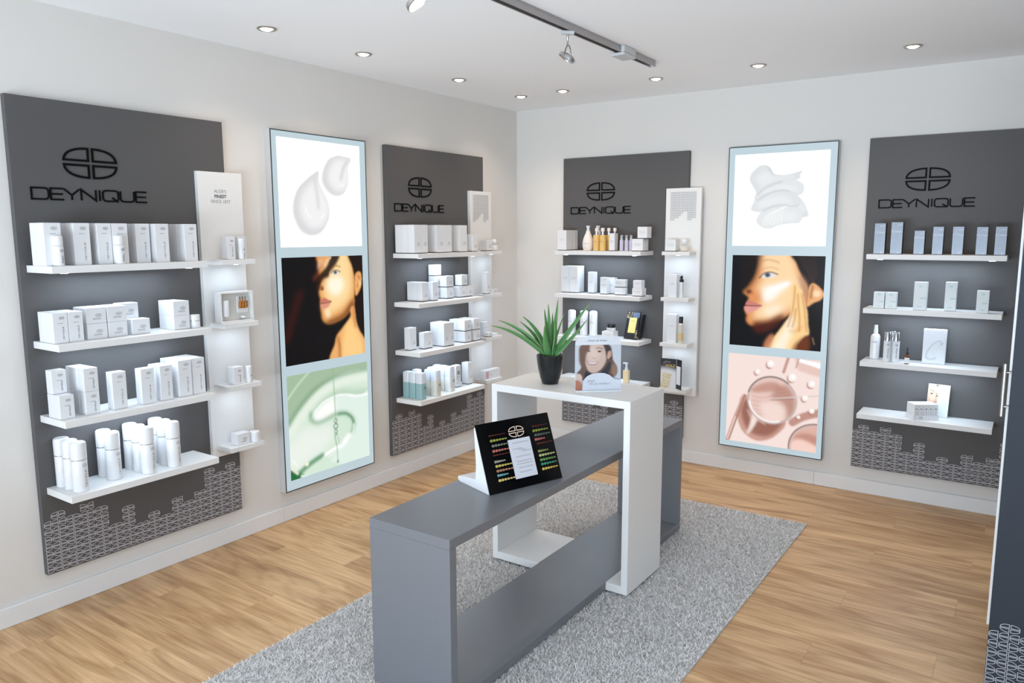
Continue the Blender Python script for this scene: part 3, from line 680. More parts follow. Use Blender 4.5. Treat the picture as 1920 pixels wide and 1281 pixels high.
# ------------------------------------------------------------------ rug
RX0, RX1, RY0, RY1 = 1.082, 2.565, -4.05, -0.795
rug = part('shag_rug', MB().box(RX0, RX1, RY0, RY1, 0.0006, 0.005), mat('rug_backing', (190, 188, 186), 0.95, noise=0.2, nscale=300))
tag(rug, 'light grey shaggy rug under the two interlocking tables', 'rug')
def pile():
    n = 190000
    u = RNG.random(n); w = RNG.random(n)
    px = RX0+0.004+u*(RX1-RX0-0.008); py = RY0+0.004+w*(RY1-RY0-0.008)
    fx = np.sin(px*23+1.7*np.sin(py*17))+np.sin(py*31+px*9); ang = RNG.random(n)*2*np.pi+fx
    tilt = 0.006+0.012*RNG.random(n); h = 0.006+0.0088*RNG.random(n); wd = 0.0016+0.0016*RNG.random(n)
    a2 = RNG.random(n)*2*np.pi
    b0 = np.stack([px-wd*np.cos(a2), py-wd*np.sin(a2), np.full(n, 0.0045)], -1)
    b1 = np.stack([px+wd*np.cos(a2), py+wd*np.sin(a2), np.full(n, 0.0045)], -1)
    tp = np.stack([px+tilt*np.cos(ang), py+tilt*np.sin(ang), 0.0045+h], -1)
    V = np.stack([b0, b1, tp], 1).reshape(-1, 3)
    me = bpy.data.meshes.new('pile'); me.vertices.add(3*n); me.vertices.foreach_set('co', V.ravel())
    me.loops.add(3*n); me.loops.foreach_set('vertex_index', np.arange(3*n, dtype=np.int32))
    me.polygons.add(n); me.polygons.foreach_set('loop_start', np.arange(0, 3*n, 3, dtype=np.int32)); me.polygons.foreach_set('loop_total', np.full(n, 3, np.int32)); me.update(calc_edges=True)
    base = np.array(lin((233, 230, 228)))
    k = np.where(RNG.random(n) < 0.16, 0.40+0.25*RNG.random(n), 0.82+0.35*RNG.random(n))
    c = np.ones((n, 3, 4)); c[..., :3] = (base[None, None, :]*k[:, None, None])
    a = me.color_attributes.new('Col', 'FLOAT_COLOR', 'POINT'); a.data.foreach_set('color', c.ravel()); me.materials.append(M_pile)
    return me
po = link('pile', pile(), rug); po['kind'] = 'stuff'

# ------------------------------------------------------------------ tables
gt = thing('display_table', (1.808, -2.323, 0.020), 0, 'long low grey rectangular frame table standing on the rug', 'table')
GX, GY0, GY1, GT, TH = 0.187, -1.022, 1.022, 0.637, 0.036
link('table_top', bev(MB().box(-GX, GX, GY0, GY1, GT-TH, GT), 'table_top', M_tgrey, 0.0012), gt)
link('end_panel', bev(MB().box(-GX, GX, GY0, GY0+TH, TH, GT-TH), 'end_panel', M_tgrey, 0.0008), gt)
link('end_panel', bev(MB().box(-GX, GX, GY1-TH, GY1, TH, GT-TH), 'end_panel', M_tgrey, 0.0008), gt)
link('base_board', bev(MB().box(-GX, GX, GY0, GY1, 0, TH), 'base_board', M_tgrey, 0.0012), gt)
wt = thing('display_table', (1.7245, -2.02, 0.020), 0, 'tall white frame table bridging over the grey table', 'table')
WX, WY, WT, WTH = 0.3815, 0.185, 0.914, 0.032
link('table_top', bev(MB().box(-WX, WX, -WY, WY, WT-0.036, WT), 'table_top', M_white, 0.001), wt)
for sx in (-1, 1):
    link('leg_panel', bev(MB().box(min(sx*WX, sx*(WX-WTH)), max(sx*WX, sx*(WX-WTH)), -WY, WY, 0, WT-0.036), 'leg_panel', M_white, 0.001), wt)
link('foot_board', bev(MB().box(-WX+WTH, 1.808-GX-0.001-1.7245, -WY, WY, 0, 0.038), 'foot_board', M_white, 0.001), wt)
link('foot_board', bev(MB().box(1.808+GX+0.001-1.7245, WX-WTH, -WY, WY, 0, 0.038), 'foot_board', M_white, 0.001), wt)

# ------------------------------------------------------------------ aloe plant
PCX, PCY, PZ = 1.582, -2.036, 0.9345
pl = thing('potted_aloe', (PCX, PCY, PZ), 0, 'artificial aloe plant in a black pot on the white table', 'plant')
part('pot', MB().lathe([(0.0, 0.0), (0.036, 0.0), (0.041, 0.003), (0.050, 0.03), (0.060, 0.075), (0.066, 0.115), (0.069, 0.143), (0.066, 0.146), (0.062, 0.143), (0.059, 0.125), (0.0, 0.125)], 40), M_pot, pl, 50)
part('soil', MB().lathe([(0.0, 0.1255), (0.0585, 0.1255), (0.057, 0.131), (0.035, 0.136), (0.012, 0.139), (0.0, 0.139)], 24), M_soil, pl, True)
MM = 0.392e-3
RT = Vector((0.8235, 0.5673, 0)); BK = Vector((-0.5673, 0.8235, 0))
def leaf(tip, ctl, wmax, dep=0.0, base=(0, 0), droop=0.0):
    f = lambda q, d: RT*((q[0]-810)*MM)+BK*d+Vector((0, 0, 0.143+(735-q[1])*MM))
    b0 = RT*base[0]*0.5+BK*base[1]*0.5+Vector((0, 0, 0.128)); P1 = f(ctl, dep*0.45); P2 = f(tip, dep)
    n = 16; sec = 8; V = []; Fc = []; C = []
    for i in range(n+1):
        t = i/n; p = b0*(1-t)**2+P1*2*t*(1-t)+P2*t*t
        tg = ((P1-b0)*2*(1-t)+(P2-P1)*2*t).normalized()
        out = (Vector((p.x-b0.x, p.y-b0.y, 0)) if (Vector((p.x-b0.x, p.y-b0.y, 0))).length > 1e-4 else -BK)
        side = tg.cross(Vector((0, 0, 1)))
        if side.length < 0.25: side = RT.copy()
        side = (side-tg*side.dot(tg)).normalized(); side = Matrix.Rotation(R(48) if dep <= 0.02 else R(-42), 3, tg) @ side; nr = side.cross(tg).normalized()
        w = 1.45*wmax*(0.72+0.4*math.sin(min(1, t*2.4)*math.pi/2))*(1-t**1.7)**0.85/1.1+0.0006
        th = w*0.62
        if i % 2 == 1 and 2 < i < n: w *= 1.05
        for k in range(sec):
            a = 2*math.pi*k/sec; c, s_ = math.cos(a), math.sin(a)
            bend = 0.30*w*(c*c)
            V.append(tuple(p+side*w*c+nr*(th*s_*0.6+bend)))
            g = 0.75+0.35*random.random()*0.4+0.2*t
            col = np.array(lin((84, 136, 80)))*g if abs(c) < 0.8 else np.array(lin((136, 172, 104)))*g
            if t > 0.93: col = np.array(lin((120, 120, 70)))
            C.append(tuple(col)+(1,))
    for i in range(n):
        for k in range(sec):
            a = i*sec+k; b = i*sec+(k+1) % sec; Fc.append((a, b, b+sec, a+sec))
    Fc.append(tuple(range(sec))); Fc.append(tuple(n*sec+k for k in range(sec)))
    me = bpy.data.meshes.new('leaf'); me.from_pydata(V, [], Fc)
    bm = bmesh.new(); bm.from_mesh(me); bmesh.ops.recalc_face_normals(bm, faces=bm.faces); bm.to_mesh(me); bm.free()
    a = me.color_attributes.new('Col', 'FLOAT_COLOR', 'POINT'); a.data.foreach_set('color', np.array(C).ravel())
    for p in me.polygons: p.use_smooth = True
    me.materials.append(M_leaf); link('leaf', me, pl)
leaf((50,340),(420,405),0.0105,-0.05,(-.03,-.01)); leaf((145,285),(520,400),0.0115,-0.01,(-.03,0)); leaf((455,248),(660,390),0.0115,0.03,(-.02,.01)); leaf((420,318),(650,480),0.009,0.06,(-.025,.02))
leaf((728,140),(760,420),0.0125,-0.03,(-.012,-.012)); leaf((787,90),(815,380),0.011,0.04,(-.006,.02)); leaf((728,335),(748,560),0.0145,-0.075,(-.008,-.03)); leaf((912,25),(885,360),0.0115,0.03,(.01,.015))
leaf((848,212),(850,430),0.0095,0.07,(.002,.03)); leaf((1012,185),(900,430),0.0090,0.05,(.014,.02)); leaf((1322,45),(1030,440),0.0125,-0.02,(.02,-.005)); leaf((1265,262),(1060,560),0.0110,-0.055,(.028,-.02))
leaf((1180,380),(1010,600),0.0120,-0.07,(.018,-.03)); leaf((860,240),(900,520),0.0105,-0.035,(.004,-.02))

# ------------------------------------------------------------------ acrylic counter sign with a smiling woman
def pic_smile():
    p = Paint(120, 140, (214, 219, 226))
    p.put(p.mask([(.10,.05),(.30,.0),(.62,-.02),(.78,.12),(.84,.34),(.92,.48),(.93,.62),(.86,.72),(.72,.70),(.55,.66),(.40,.70),(.2,.80),(.08,.72),(.03,.62),(.12,.5),(.10,.25)], 1.5), (104,76,64))
    p.put(p.mask([(.84,.42),(.93,.52),(.92,.66),(.84,.70),(.80,.56)], 2), (160,124,96), .8)
    p.put(p.mask([(.24,.58),(.36,.64),(.5,.66),(.66,.50),(.76,.36),(.78,.52),(.70,.66),(.5,.74),(.28,.78),(.20,.70)], 1.2), (30,32,42))
    fc = p.mask([(.24,.02),(.48,-.02),(.62,.02),(.68,.18),(.68,.34),(.60,.50),(.48,.61),(.38,.63),(.28,.56),(.22,.44),(.18,.30),(.20,.14)], 1.2); p.put(fc, (222,190,172)); p.put(p.mask([(.30,.06),(.46,.04),(.54,.22),(.46,.38),(.34,.40),(.28,.24)], 5), (238,212,198), .9, fc)
    p.put(p.mask([(.10,.02),(.30,-.02),(.30,.10),(.24,.2),(.22,.4),(.24,.56),(.16,.5),(.08,.36)], 2), (118,86,70)); p.put(p.mask([(.62,-.02),(.78,.04),(.80,.3),(.70,.32),(.66,.14)], 1.5), (58,44,44))
    p.put(p.mask([(.72,.16),(.78,.14),(.79,.24),(.73,.32),(.70,.28)], 1), (218,170,146)); p.put(p.line([(.44,.085),(.52,.065),(.60,.10)], .016, .8), (96,66,54)); p.put(p.line([(.25,.09),(.31,.08)], .016, .8), (96,66,54))
    p.put(p.ell(.53,.145,.05,.02,.8), (120,90,78)); p.put(p.ell(.525,.145,.022,.018,.6), (44,32,32)); p.put(p.ell(.29,.135,.035,.018,.8), (90,62,54))
    p.put(p.line([(.36,.28),(.41,.305),(.46,.28)], .02, 1.4), (196,144,126), .8); p.put(p.mask([(.255,.36),(.36,.385),(.50,.365),(.46,.43),(.38,.45),(.30,.43)], .8), (196,128,128)); p.put(p.mask([(.275,.375),(.37,.395),(.485,.378),(.44,.415),(.37,.425),(.31,.41)], .6), (246,242,244))
    p.put(p.mask([(.02,.66),(.10,.64),(.15,.72),(.13,.80),(.04,.82)], 1), (226,200,188)); p.put(p.mask([(-.02,.80),(.10,.80),(.16,.90),(.14,1.05),(-.02,1.05)], 2), (190,120,92))
    return p
A0, A1 = Vector((1.7921, -2.1477, 0)), Vector((1.9571, -2.0075, 0)); ang = math.atan2((A1-A0).y, (A1-A0).x)
sg = thing('counter_sign', ((A0.x+A1.x)/2, (A0.y+A1.y)/2, 0.9345), ang, 'white counter sign with smiling brown-haired woman on the white table', 'sign')
card = MB().prism([(-.110, .006), (.110, .006), (.110, .235), (.104, .243), (.100, .262), (-.100, .262), (-.104, .243), (-.110, .235)], 0.006, 0.010)
co = part('back_card', card, mat('sign_card', (206, 208, 213), 0.35), sg)
link('printed_picture', print_mesh('printed_picture', -.108, .108, .006, .222, pic_smile(), M_print, .72), sg, (0, .0055, 0))
part('foot', MB().box(-.110, .110, -.018, .045, 0, .006), mat('acrylic_clear', (232, 236, 240), 0.1), sg)
arch = [(-.078, .0065), (.110, .0065), (.110, .055), (.075, .060), (.055, .078), (.03, .088), (0, .090), (-.03, .086), (-.055, .074), (-.072, .055)]
fa = part('front_plate', MB().prism(arch, -.006, -.003), mat('sign_plate', (196, 199, 208), 0.3), sg)
def text_me(txt, size, m, align='LEFT', offs=0.0, shear=0.0):
    c = bpy.data.curves.new('lettering', 'FONT'); c.body = txt; c.size = size; c.align_x = align; c.offset = offs; c.shear = shear
    tmp = bpy.data.objects.new('tmp', c); COL.objects.link(tmp); bpy.context.view_layer.update()
    me = bpy.data.meshes.new_from_object(tmp); bpy.data.objects.remove(tmp)
    me.transform(Matrix.Rotation(R(90), 4, 'X')); me.materials.clear(); me.materials.append(m); return me
link('lettering', text_me('your', .020, M_ink, shear=.3), fa, (-.055, -.0062, .046)); link('lettering', text_me('SPECIAL MOMENT', .0125, M_ink), fa, (-.045, -.0062, .033))
mb = MB(); emblem_mb(mb, .055, .0009, 0); word_flat(mb, .012, -.003, .034, .006, .001, 0); word_flat(mb, -.046, -.003, .034, .006, .001, 0); part('lettering', mb, M_ink, co, loc=(-.004, .0055, .242), fix=False)

# ------------------------------------------------------------------ tilted black colour display on the grey table
BL = Vector((1.8445, -2.9109, 0)); ang = math.atan2(0.94438, 0.32885)
cd = thing('colour_display', (1.8445, -2.9109, 0.6575), ang, 'tilted black display board with coloured swatches on the grey table', 'display stand')
# local: x along the board's foot, y backwards, z up
tw, thh, bkd = 0.3701, 0.262, 0.104
sm = MB(); prof = [(0.004, 0.0), (.215, 0), (.232, .006), (.232, .020), (.20, .026), (.10, .040), (.095, .10), (.108, .25), (.1005, .2525)]
i0 = len(sm.v); nP = len(prof)
for xx in (0.0, tw):
    sm.v += [(xx, yv, zv) for yv, zv in prof]
sm.f.append(tuple(range(nP))); sm.f.append(tuple(reversed(range(nP, 2*nP))))
for k in range(nP): sm.f.append((k, (k+1) % nP, (k+1) % nP+nP, k+nP))
part('stand', sm, M_plast, cd)
upv = Vector((0, bkd, thh)).normalized(); nrm = Vector((0, -thh, bkd)).normalized(); HB = math.hypot(thh, bkd)
def on_board(name, mb, m, parent, x, h, off, fix=True):      # mb drawn in (x,z) at y=0 facing -y, then tilted onto the board
    me = mb.mesh(name, m, False, fix)
    T = Matrix(((1, 0, 0), (0, -nrm.y, upv.y), (0, -nrm.z, upv.z))).to_4x4()
    me.transform(T); o = link(name, me, parent, tuple(Vector((x, 0, 0))+upv*h+nrm*off)); return o
bd = on_board('board', MB().box(0, tw, -.003, 0.0, 0.0, HB), M_blackg, cd, 0, 0, .0005)
em = MB(); emblem_mb(em, .33, .0032, 0); on_board('emblem', em, mat('rose_gold', (232, 206, 186), .3), bd, .1895, .2265, .0042, False)
wc = on_board('text_card', MB().box(0, .112, -.0012, 0, 0, .160), mat('paper_white', (206, 208, 216), .6), bd, .137, .037, .0037)
tx = MB()
rr2 = random.Random(5)
for z, a, b in ((.142,.018,.10),(.118,.015,.065),(.112,.045,.08),(.105,.06,.105),(.085,.025,.10),(.066,.022,.10),(.055,.022,.10),(.040,.028,.098),(.022,.026,.086)):
    x = a
    while x < b:
        w = rr2.uniform(.002, .006); tx.flat([(x, z), (min(x+w, b), z), (min(x+w, b), z+.0038), (x, z+.0038)], 0); x += w+.0012
on_board('lettering', tx, M_ink2, bd, .137, .037, .0052, False)
SW = [(.05, .228, (110,42,24), 1), (.052, .207, (170,176,70), 0), (.055, .186, (130,136,116), 0), (.053, .165, (212,120,104), 0), (.052, .148, (120,44,30), 1), (.052, .122, (180,176,160), 2), (.052, .104, (226,206,110), 0), (.052, .085, (196,140,104), 0), (.052, .067, (120,190,190), 3), (.052, .047, (244,214,132), 0),
      (.272, .234, (110,40,22), 1), (.27, .215, (150,160,60), 0), (.275, .196, (96,104,100), 0), (.272, .178, (206,110,106), 3), (.278, .160, (130,50,34), 1), (.275, .128, (150,160,90), 2), (.275, .110, (206,206,140), 0), (.275, .091, (110,170,90), 0), (.275, .073, (60,160,120), 0), (.275, .053, (236,206,90), 0)]
for k, (x, h, c, kind) in enumerate(SW):
    L = .085 if kind in (0, 1) else .055; s = MB()
    m = mat('swatch_%d' % k, tuple(int(v*.82) for v in c), .35, noise=.35, nscale=160)
    nb = 6
    for j in range(nb):                 # row of bead-like lobes tapering to the right
        r0 = (.0060 if kind != 1 else .0030)*(1-.10*j); cx = L*(j+.5)/nb
        s.prism([(cx+L/nb*.47*math.cos(t), r0*math.sin(t)) for t in np.linspace(0, 2*math.pi, 9)[:-1]], -.0022+.0001*j, 0)
    on_board('swatch', s, m, bd, x, h, .0037)

# ------------------------------------------------------------------ ceiling downlights and track
DL = [((0.436, -2.762), 'nearest above the left wall'), ((0.438, -2.129), 'second along the left wall'), ((0.428, -1.282), 'third along the left wall'), ((0.416, -0.557), 'in the room corner'), ((0.769, -0.570), 'just right of the corner'), ((1.465, -0.586), 'right of the track end'), ((2.114, -0.598), 'above the right poster'), ((2.921, -0.590), 'farthest right')]
ring_me = MB().lathe([(0.0, 0.0), (0.045, 0.0), (0.046, -0.003), (0.043, -0.006), (0.034, -0.004), (0.031, 0.0)], 28).mesh('ring', M_steel, 40)
ringp = MB()
def ring_profile(prof, seg=28):
    mb = MB(); n = len(prof)
    for r_, z in prof:
        for k in range(seg):
            a = 2*math.pi*k/seg; mb.v.append((r_*math.cos(a), r_*math.sin(a), z))
    for j in range(n):
        for k in range(seg):
            a, b = j*seg+k, j*seg+(k+1) % seg; c = ((j+1) % n)*seg
            mb.f.append((a, b, c+(k+1) % seg, c+k))
    return mb
ring_me = ring_profile([(0.030, -0.001), (0.046, -0.001), (0.0465, -0.004), (0.043, -0.007), (0.034, -0.006), (0.030, -0.003)]).mesh('trim_ring', M_steel, 40)
bulb_me = MB().lathe([(0.0, -0.0012), (0.0295, -0.0012), (0.027, -0.006), (0.018, -0.010), (0.0, -0.012)], 24).mesh('bulb', M_lamp, True)
for (x, yv), ds in DL:
    t = thing('ceiling_downlight', (x, yv, H-0.0005), 0, 'round recessed ceiling downlight, '+ds, 'downlight', 'recessed ceiling downlights')
    link('trim_ring', ring_me, t); link('bulb', bulb_me, t)
    l = bpy.data.lights.new('downlight', 'SPOT'); l.energy = DOWN_W; l.color = DOWN_C; l.spot_size = R(125); l.spot_blend = 0.9; l.shadow_soft_size = 0.03
    lo = bpy.data.objects.new('downlight_lamp', l); COL.objects.link(lo); lo.location = (x, yv, H-0.02)
tr = thing('track_rail', (1.655, -1.06, H-0.0005), 0, 'silver ceiling light track above the tables', 'light track')
rail = MB(); rail.box(-.018, .018, -2.6, 0, -.008, 0); rail.box(-.018, -.0125, -2.6, 0, -.034, -.008); rail.box(.0125, .018, -2.6, 0, -.034, -.008)
link('rail', bev(rail, 'rail', M_track, .001), tr)
part('conductor_slot', MB().box(-.0122, .0122, -2.6, 0, -.012, -.0082), M_blackp, tr)
link('end_cap', bev(MB().box(-.019, .019, .0002, .006, -.035, 0), 'end_cap', M_boxgrey, .001), tr)
link('feed_box', bev(MB().box(-.040, .040, -.44, -.30, -.050, -.0345), 'feed_box', M_boxgrey, .003), tr)
for sx in (-1, 1): link('feed_box_cheek', bev(MB().box(min(sx*.0185, sx*.040), max(sx*.0185, sx*.040), -.44, -.30, -.034, -.001), 'feed_box_cheek', M_boxgrey, .002), tr)
def spot_head(loc, rz, label, on):
    t = thing('track_spotlight', loc, rz, label, 'spotlight', 'spotlights on the ceiling track')
    link('adapter', bev(MB().box(-.012, .012, -.03, .03, -.016, 0), 'adapter', M_boxgrey, .002), t)
    part('stem', MB().tube([(0, 0, -.016), (0, 0, -.036), (0, 0, -.038), (0, 0, -.058), (0, 0, -.066)], [.0055, .0055, .004, .004, .006], 12), M_steel, t, 40)
    hz = -.118
    arc = [(0.046*math.sin(a), 0, hz+.052*math.cos(a)) for a in np.linspace(-1.62, 1.62, 17)]
    part('yoke', MB().tube(arc, .0035, 8), M_steel, t, True)
    hd = part('lamp_head', MB().lathe([(0.0, .012), (.030, .012), (.040, .006), (.043, -.004), (.043, -.010), (.039, -.012), (.037, -.006), (0.0, -.004)], 28), M_silver, t, 40, (0, 0, hz))
    hd.rotation_euler = (R(-28), R(16), 0) if not on else (R(35), R(-20), 0)
    part('lens', MB().lathe([(0.0, -.0045), (.0365, -.0065), (.034, -.0095), (0.0, -.0105)], 24), M_lamp if on else M_lampoff, hd, True)
spot_head((1.655, -2.012, H-.0345), R(-40), 'unlit silver spotlight hanging on the track above the aloe', False)
spot_head((1.655, -3.075, H-.0345), R(-40), 'lit spotlight on the track cut by the top edge', True)

# ------------------------------------------------------------------ products
PN = {'A': 'leftmost panel', 'B': 'panel left of corner', 'C': 'panel behind aloe', 'D': 'rightmost panel'}
SN = {1: 'top shelf', 2: 'second shelf', 3: 'third shelf', 4: 'bottom shelf'}
ORD = ['first', 'second', 'third', 'fourth', 'fifth', 'sixth', 'seventh', 'eighth', 'ninth', 'tenth']
def at_panel(pk_, s, n, z, rz=0.0):
    loc, r = PANELS[pk_]
    v = Matrix.Rotation(r, 3, 'Z') @ Vector((s, -n, z))
    return (loc[0]+v.x, loc[1]+v.y, v.z), r+rz
CM = {}
EPS = 0.0006
def carton_mesh(w, d, h, style):
    k = ('c', round(w, 4), round(d, 4), round(h, 4), style)
    if k in CM: return CM[k]
    m = {'A': M_card, 'B': M_card, 'C': M_card, 'P': M_card, 'L': M_lb, 'F': M_frostbox, 'W': M_frostbox}.get(style, M_card)
    z0 = 0.005 if style in 'BCP' else 0.0
    body = bev(MB().box(-w/2, w/2, -d/2, d/2, z0, h), 'carton', m, 0.0012)
    base = MB().box(-w/2+.0015, w/2-.0015, -d/2+.0015, d/2-.0015, 0, z0+.0008).mesh('base', M_dark) if z0 else None
    pr = MB(); y = -d/2-.0003
    if style == 'A':
        emblem_mb(pr, min(w, .075)*1.45, .0011, y, w*.10, h-.022 if h > .09 else h*.5, 1.0)
        if h > .09:
            Lw = h*.42; word_flat(pr, w*.20, h*.12, Lw, w*.085, .0011, y, True)
            pr.flat([(-w*.18, h-.045), (w*.18, h-.045), (w*.18, h-.0435), (-w*.18, h-.0435)], y)
            # side print
            for q in (.3, .36): pass
        else:
            for q in (.32, .26): pr.flat([(-w*.2, h*q-.001), (w*.22, h*q-.001), (w*.22, h*q+.0004), (-w*.2, h*q+.0004)], y)
    elif style == 'B':
        emblem_mb(pr, .075, .0009, y, w*.12, h*.36 if h > .1 else h*.5, 1.0); word_flat(pr, -w*.10, (h*.36 if h > .1 else h*.5)-.014, w*.44, .004, .0008, y)
    elif style == 'C':
        word_flat(pr, -w*.3, h*.55, w*.6, .005, .0008, y); pr.flat([(-w*.25, h*.55-.008), (w*.25, h*.55-.008), (w*.25, h*.55-.0068), (-w*.25, h*.55-.0068)], y)
    elif style == 'P':
        emblem_mb(pr, .13, .003, y, 0, h*.66, 1.6)
        rp = random.Random(2)
        for q in range(38):
            x, z = rp.uniform(-w*.42, w*.3), rp.uniform(h*.1, h*.5); pr.flat([(x, z), (x+rp.uniform(.002, .007), z), (x+.004, z+.002), (x, z+.002)], y)
    elif style == 'L':
        emblem_mb(pr, .08, .0008, y, 0, h*.85); pr.flat([(0, h*.42), (w*.42, h*.42), (w*.42, h*.445), (0, h*.445)], y)
        word_flat(pr, -w*.2, h*.12, w*.4, .004, .0007, y)
    elif style == 'F':
        word_flat(pr, -w*.25, h*.58, w*.5, .005, .0008, y)
    prm = pr.mesh('printed_mark', M_teal if style == 'L' else (M_black if style == 'P' else M_ink2 if style in 'CF' else M_ink), fix=False) if pr.v else None
    CM[k] = (body, base, prm); return CM[k]
def carton(pkey, s, n_front, z, w, d, h, style, label, rz=0.0, group=None, cat='carton'):
    body, base, prm = carton_mesh(w, d, h, style)
    loc, r = at_panel(pkey, s, n_front-d/2, z+EPS, rz)
    o = link('carton', body, None, loc, r); tag(o, label, cat, group)
    if base: link('base', base, o)
    if prm: link('printed_mark', prm, o)
    return o
def column(pkey, sh, ci, s0, w, n_front, d, h, deep=1, high=1, style='A', size='tall', z=None, where=None, skip=()):
    g = 'white cartons on the %s of the %s' % (SN[sh], PN[pkey])
    zz = SZ[sh] if z is None else z
    for i in range(deep):
        for j in range(high):
            if (i, j) in skip: continue
            rowt = '' if deep == 1 else (' front,' if i == 0 else (' rearmost,' if i == deep-1 else ' middle,'))
            ht = '' if high == 1 else (' upper,' if j == high-1 else (' lower,' if j == 0 else ' centre,'))
            lab = '%s white carton,%s%s %s column from left, %s, %s' % (size, rowt, ht, ORD[ci], SN[sh], PN[pkey])
            jit = random.uniform(-.0008, .0008)
            carton(pkey, s0+w/2+jit, n_front-i*(d+.0012), zz+j*(h+EPS), w, d, h, style, lab, random.uniform(-.012, .012) if deep == 1 and high == 1 else 0, g)
# ---- panel A
column('A', 1, 0, .024, .068, .215, .058, .176, 2, 1)
column('A', 1, 1, .140, .068, .215, .058, .176, 3, 1)
column('A', 1, 2, .238, .062, .215, .058, .176, 2, 1)
column('A', 1, 3, .3025, .070, .215, .058, .176, 2, 1)
column('A', 1, 4, .425, .066, .185, .050, .176, 2, 1)
column('A', 1, 5, .500, .066, .215, .058, .176, 2, 1)
column('A', 1, 6, .645, .066, .215, .058, .176, 3, 1)
def lathe_part(name, prof, m, par, seg=24, sm_=35, sq=None): return part(name, MB().lathe(prof, seg, sq=sq), m, par, sm_)
TB = {}
def protos(key, parts):            # share meshes between alike bottles
    if key not in TB: TB[key] = [(nm, MB().lathe(pf, sg_, sq=sq).mesh(nm, m, 35), ) for nm, pf, m, sg_, sq in parts]
    return TB[key]
def bottle(key, parts, name, pkey, s, n, z, label, cat, group=None, prints=None, rz=0.0):
    ms = protos(key, parts); loc, r = at_panel(pkey, s, n, z+EPS, rz)
    t = thing(name, loc, r, label, cat, group)
    for nm, me in [(a[0], a[1]) for a in ms]: link(nm, me, t)
    if prints is not None:
        if (key, 'p') not in TB: TB[(key, 'p')] = prints()
        link('printed_mark', TB[(key, 'p')], t)
    return t
def curved_print(r_, zc, hgt, word=True, a0=-.35):    # print wrapped on a cylinder facing -y
    mb = MB()
    if word:
        emblem_mb(mb, r_*3.4, .0010, 0, 0, zc)
        tmp = MB(); word_flat(tmp, 0, 0, hgt, r_*.30, .0011, 0, True); mb.f += [tuple(i+len(mb.v) for i in f) for f in tmp.f]; mb.v += [(x+r_*.18, y, z+zc-.02-hgt) for x, y, z in tmp.v]
    else:
        word_flat(mb, -r_*.6, zc, r_*1.2, .005, .0008, 0)
    mb.v = [((r_+.0004)*math.sin(x/r_+(.35 if word else 0)), -(r_+.0004)*math.cos(x/r_+(.35 if word else 0)), z) for x, y, z in mb.v]
    return mb.mesh('printed_mark', M_ink, fix=False)
small_b = [('body', [(0, 0), (.020, 0), (.0215, .002), (.0215, .080), (.020, .082), (0, .082)], M_plast, 24, None), ('cap', [(0, .083), (.0208, .083), (.0212, .118), (.0195, .122), (0, .123)], M_plast, 24, None)]
for s, w in ((.068, 'in front of the first carton'), (.322, 'in front of the fourth carton')):
    bottle('small', small_b, 'dispenser_bottle', 'A', s, .226, SZ[1], 'small white dispenser bottle, %s, top shelf, leftmost panel' % w, 'bottle', 'small dispensers', lambda: curved_print(.0215, .062, .03))
column('A', 2, 0, .034, .060, .205, .043, .128, 3, 1, size='medium')
column('A', 2, 1, .0955, .060, .205, .043, .128, 3, 1, size='medium')
column('A', 2, 2, .176, .086, .195, .055, .0685, 2, 2, size='small')
column('A', 2, 3, .266, .086, .195, .055, .0685, 2, 2, size='small')
column('A', 2, 4, .375, .084, .195, .062, .070, 1, 1, size='small')
column('A', 2, 5, .360, .084, .130, .060, .070, 1, 2, size='small')
column('A', 2, 6, .578, .082, .195, .062, .068, 2, 2, size='small')
jar_parts = [('body', [(0, 0), (.0235, 0), (.025, .002), (.025, .034), (0, .034)], M_plast, 28, None), ('ring', [(0, .0342), (.0235, .0342), (.0235, .0365), (0, .0365)], M_silver, 28, None), ('lid', [(0, .0368), (.0252, .0368), (.0254, .062), (.0235, .064), (0, .0645)], M_plast, 28, None)]
bottle('jar', jar_parts, 'cream_jar', 'A', .694, .18, SZ[2], 'white cream jar at right end of second shelf, leftmost panel', 'jar')
column('A', 3, 0, .034, .060, .200, .050, .102, 2, 1, size='medium')
carton('A', .064, .149, SZ[3]+.1032, .060, .050, .102, 'A', 'medium white carton stacked atop the first column, third shelf, leftmost panel', 0, 'white cartons on the third shelf of the leftmost panel')
column('A', 3, 1, .138, .061, .205, .050, .1015, 3, 2, size='medium')
column('A', 3, 2, .259, .064, .205, .050, .168, 1, 1)
column('A', 3, 3, .388, .062, .212, .050, .166, 1, 1)
column('A', 3, 4, .484, .060, .205, .050, .166, 2, 1)
column('A', 3, 5, .577, .070, .205, .050, .178, 3, 1)
column('A', 3, 6, .6525, .068, .200, .050, .178, 3, 1)
big_b = [('body', [(0, 0), (.030, 0), (.0315, .0025), (.0315, .137), (.0305, .139), (0, .139)], M_plast, 32, None), ('ring', [(0, .1392), (.0300, .1392), (.0300, .1425), (0, .1425)], M_silver, 32, None), ('cap', [(0, .1428), (.0318, .1428), (.0324, .205), (.0305, .2155), (.026, .219), (0, .2195)], M_plast, 32, None)]
for gi, (s, ns) in enumerate(((.094, (.197, .1305, .064)), (.266, (.150, .080)), (.402, (.197, .1305, .064)), (.528, (.202, .134, .066)))):
    for i, n in enumerate(ns):
        bottle('big', big_b, 'lotion_bottle', 'A', s-.003*i, n, SZ[4], 'white lotion bottle with silver ring, %s bottle of the %s group, bottom shelf' % (('front', 'second', 'third')[i], ORD[gi]), 'bottle', 'lotion bottles on the bottom shelf of the leftmost panel', lambda: curved_print(.0315, .118, .075))
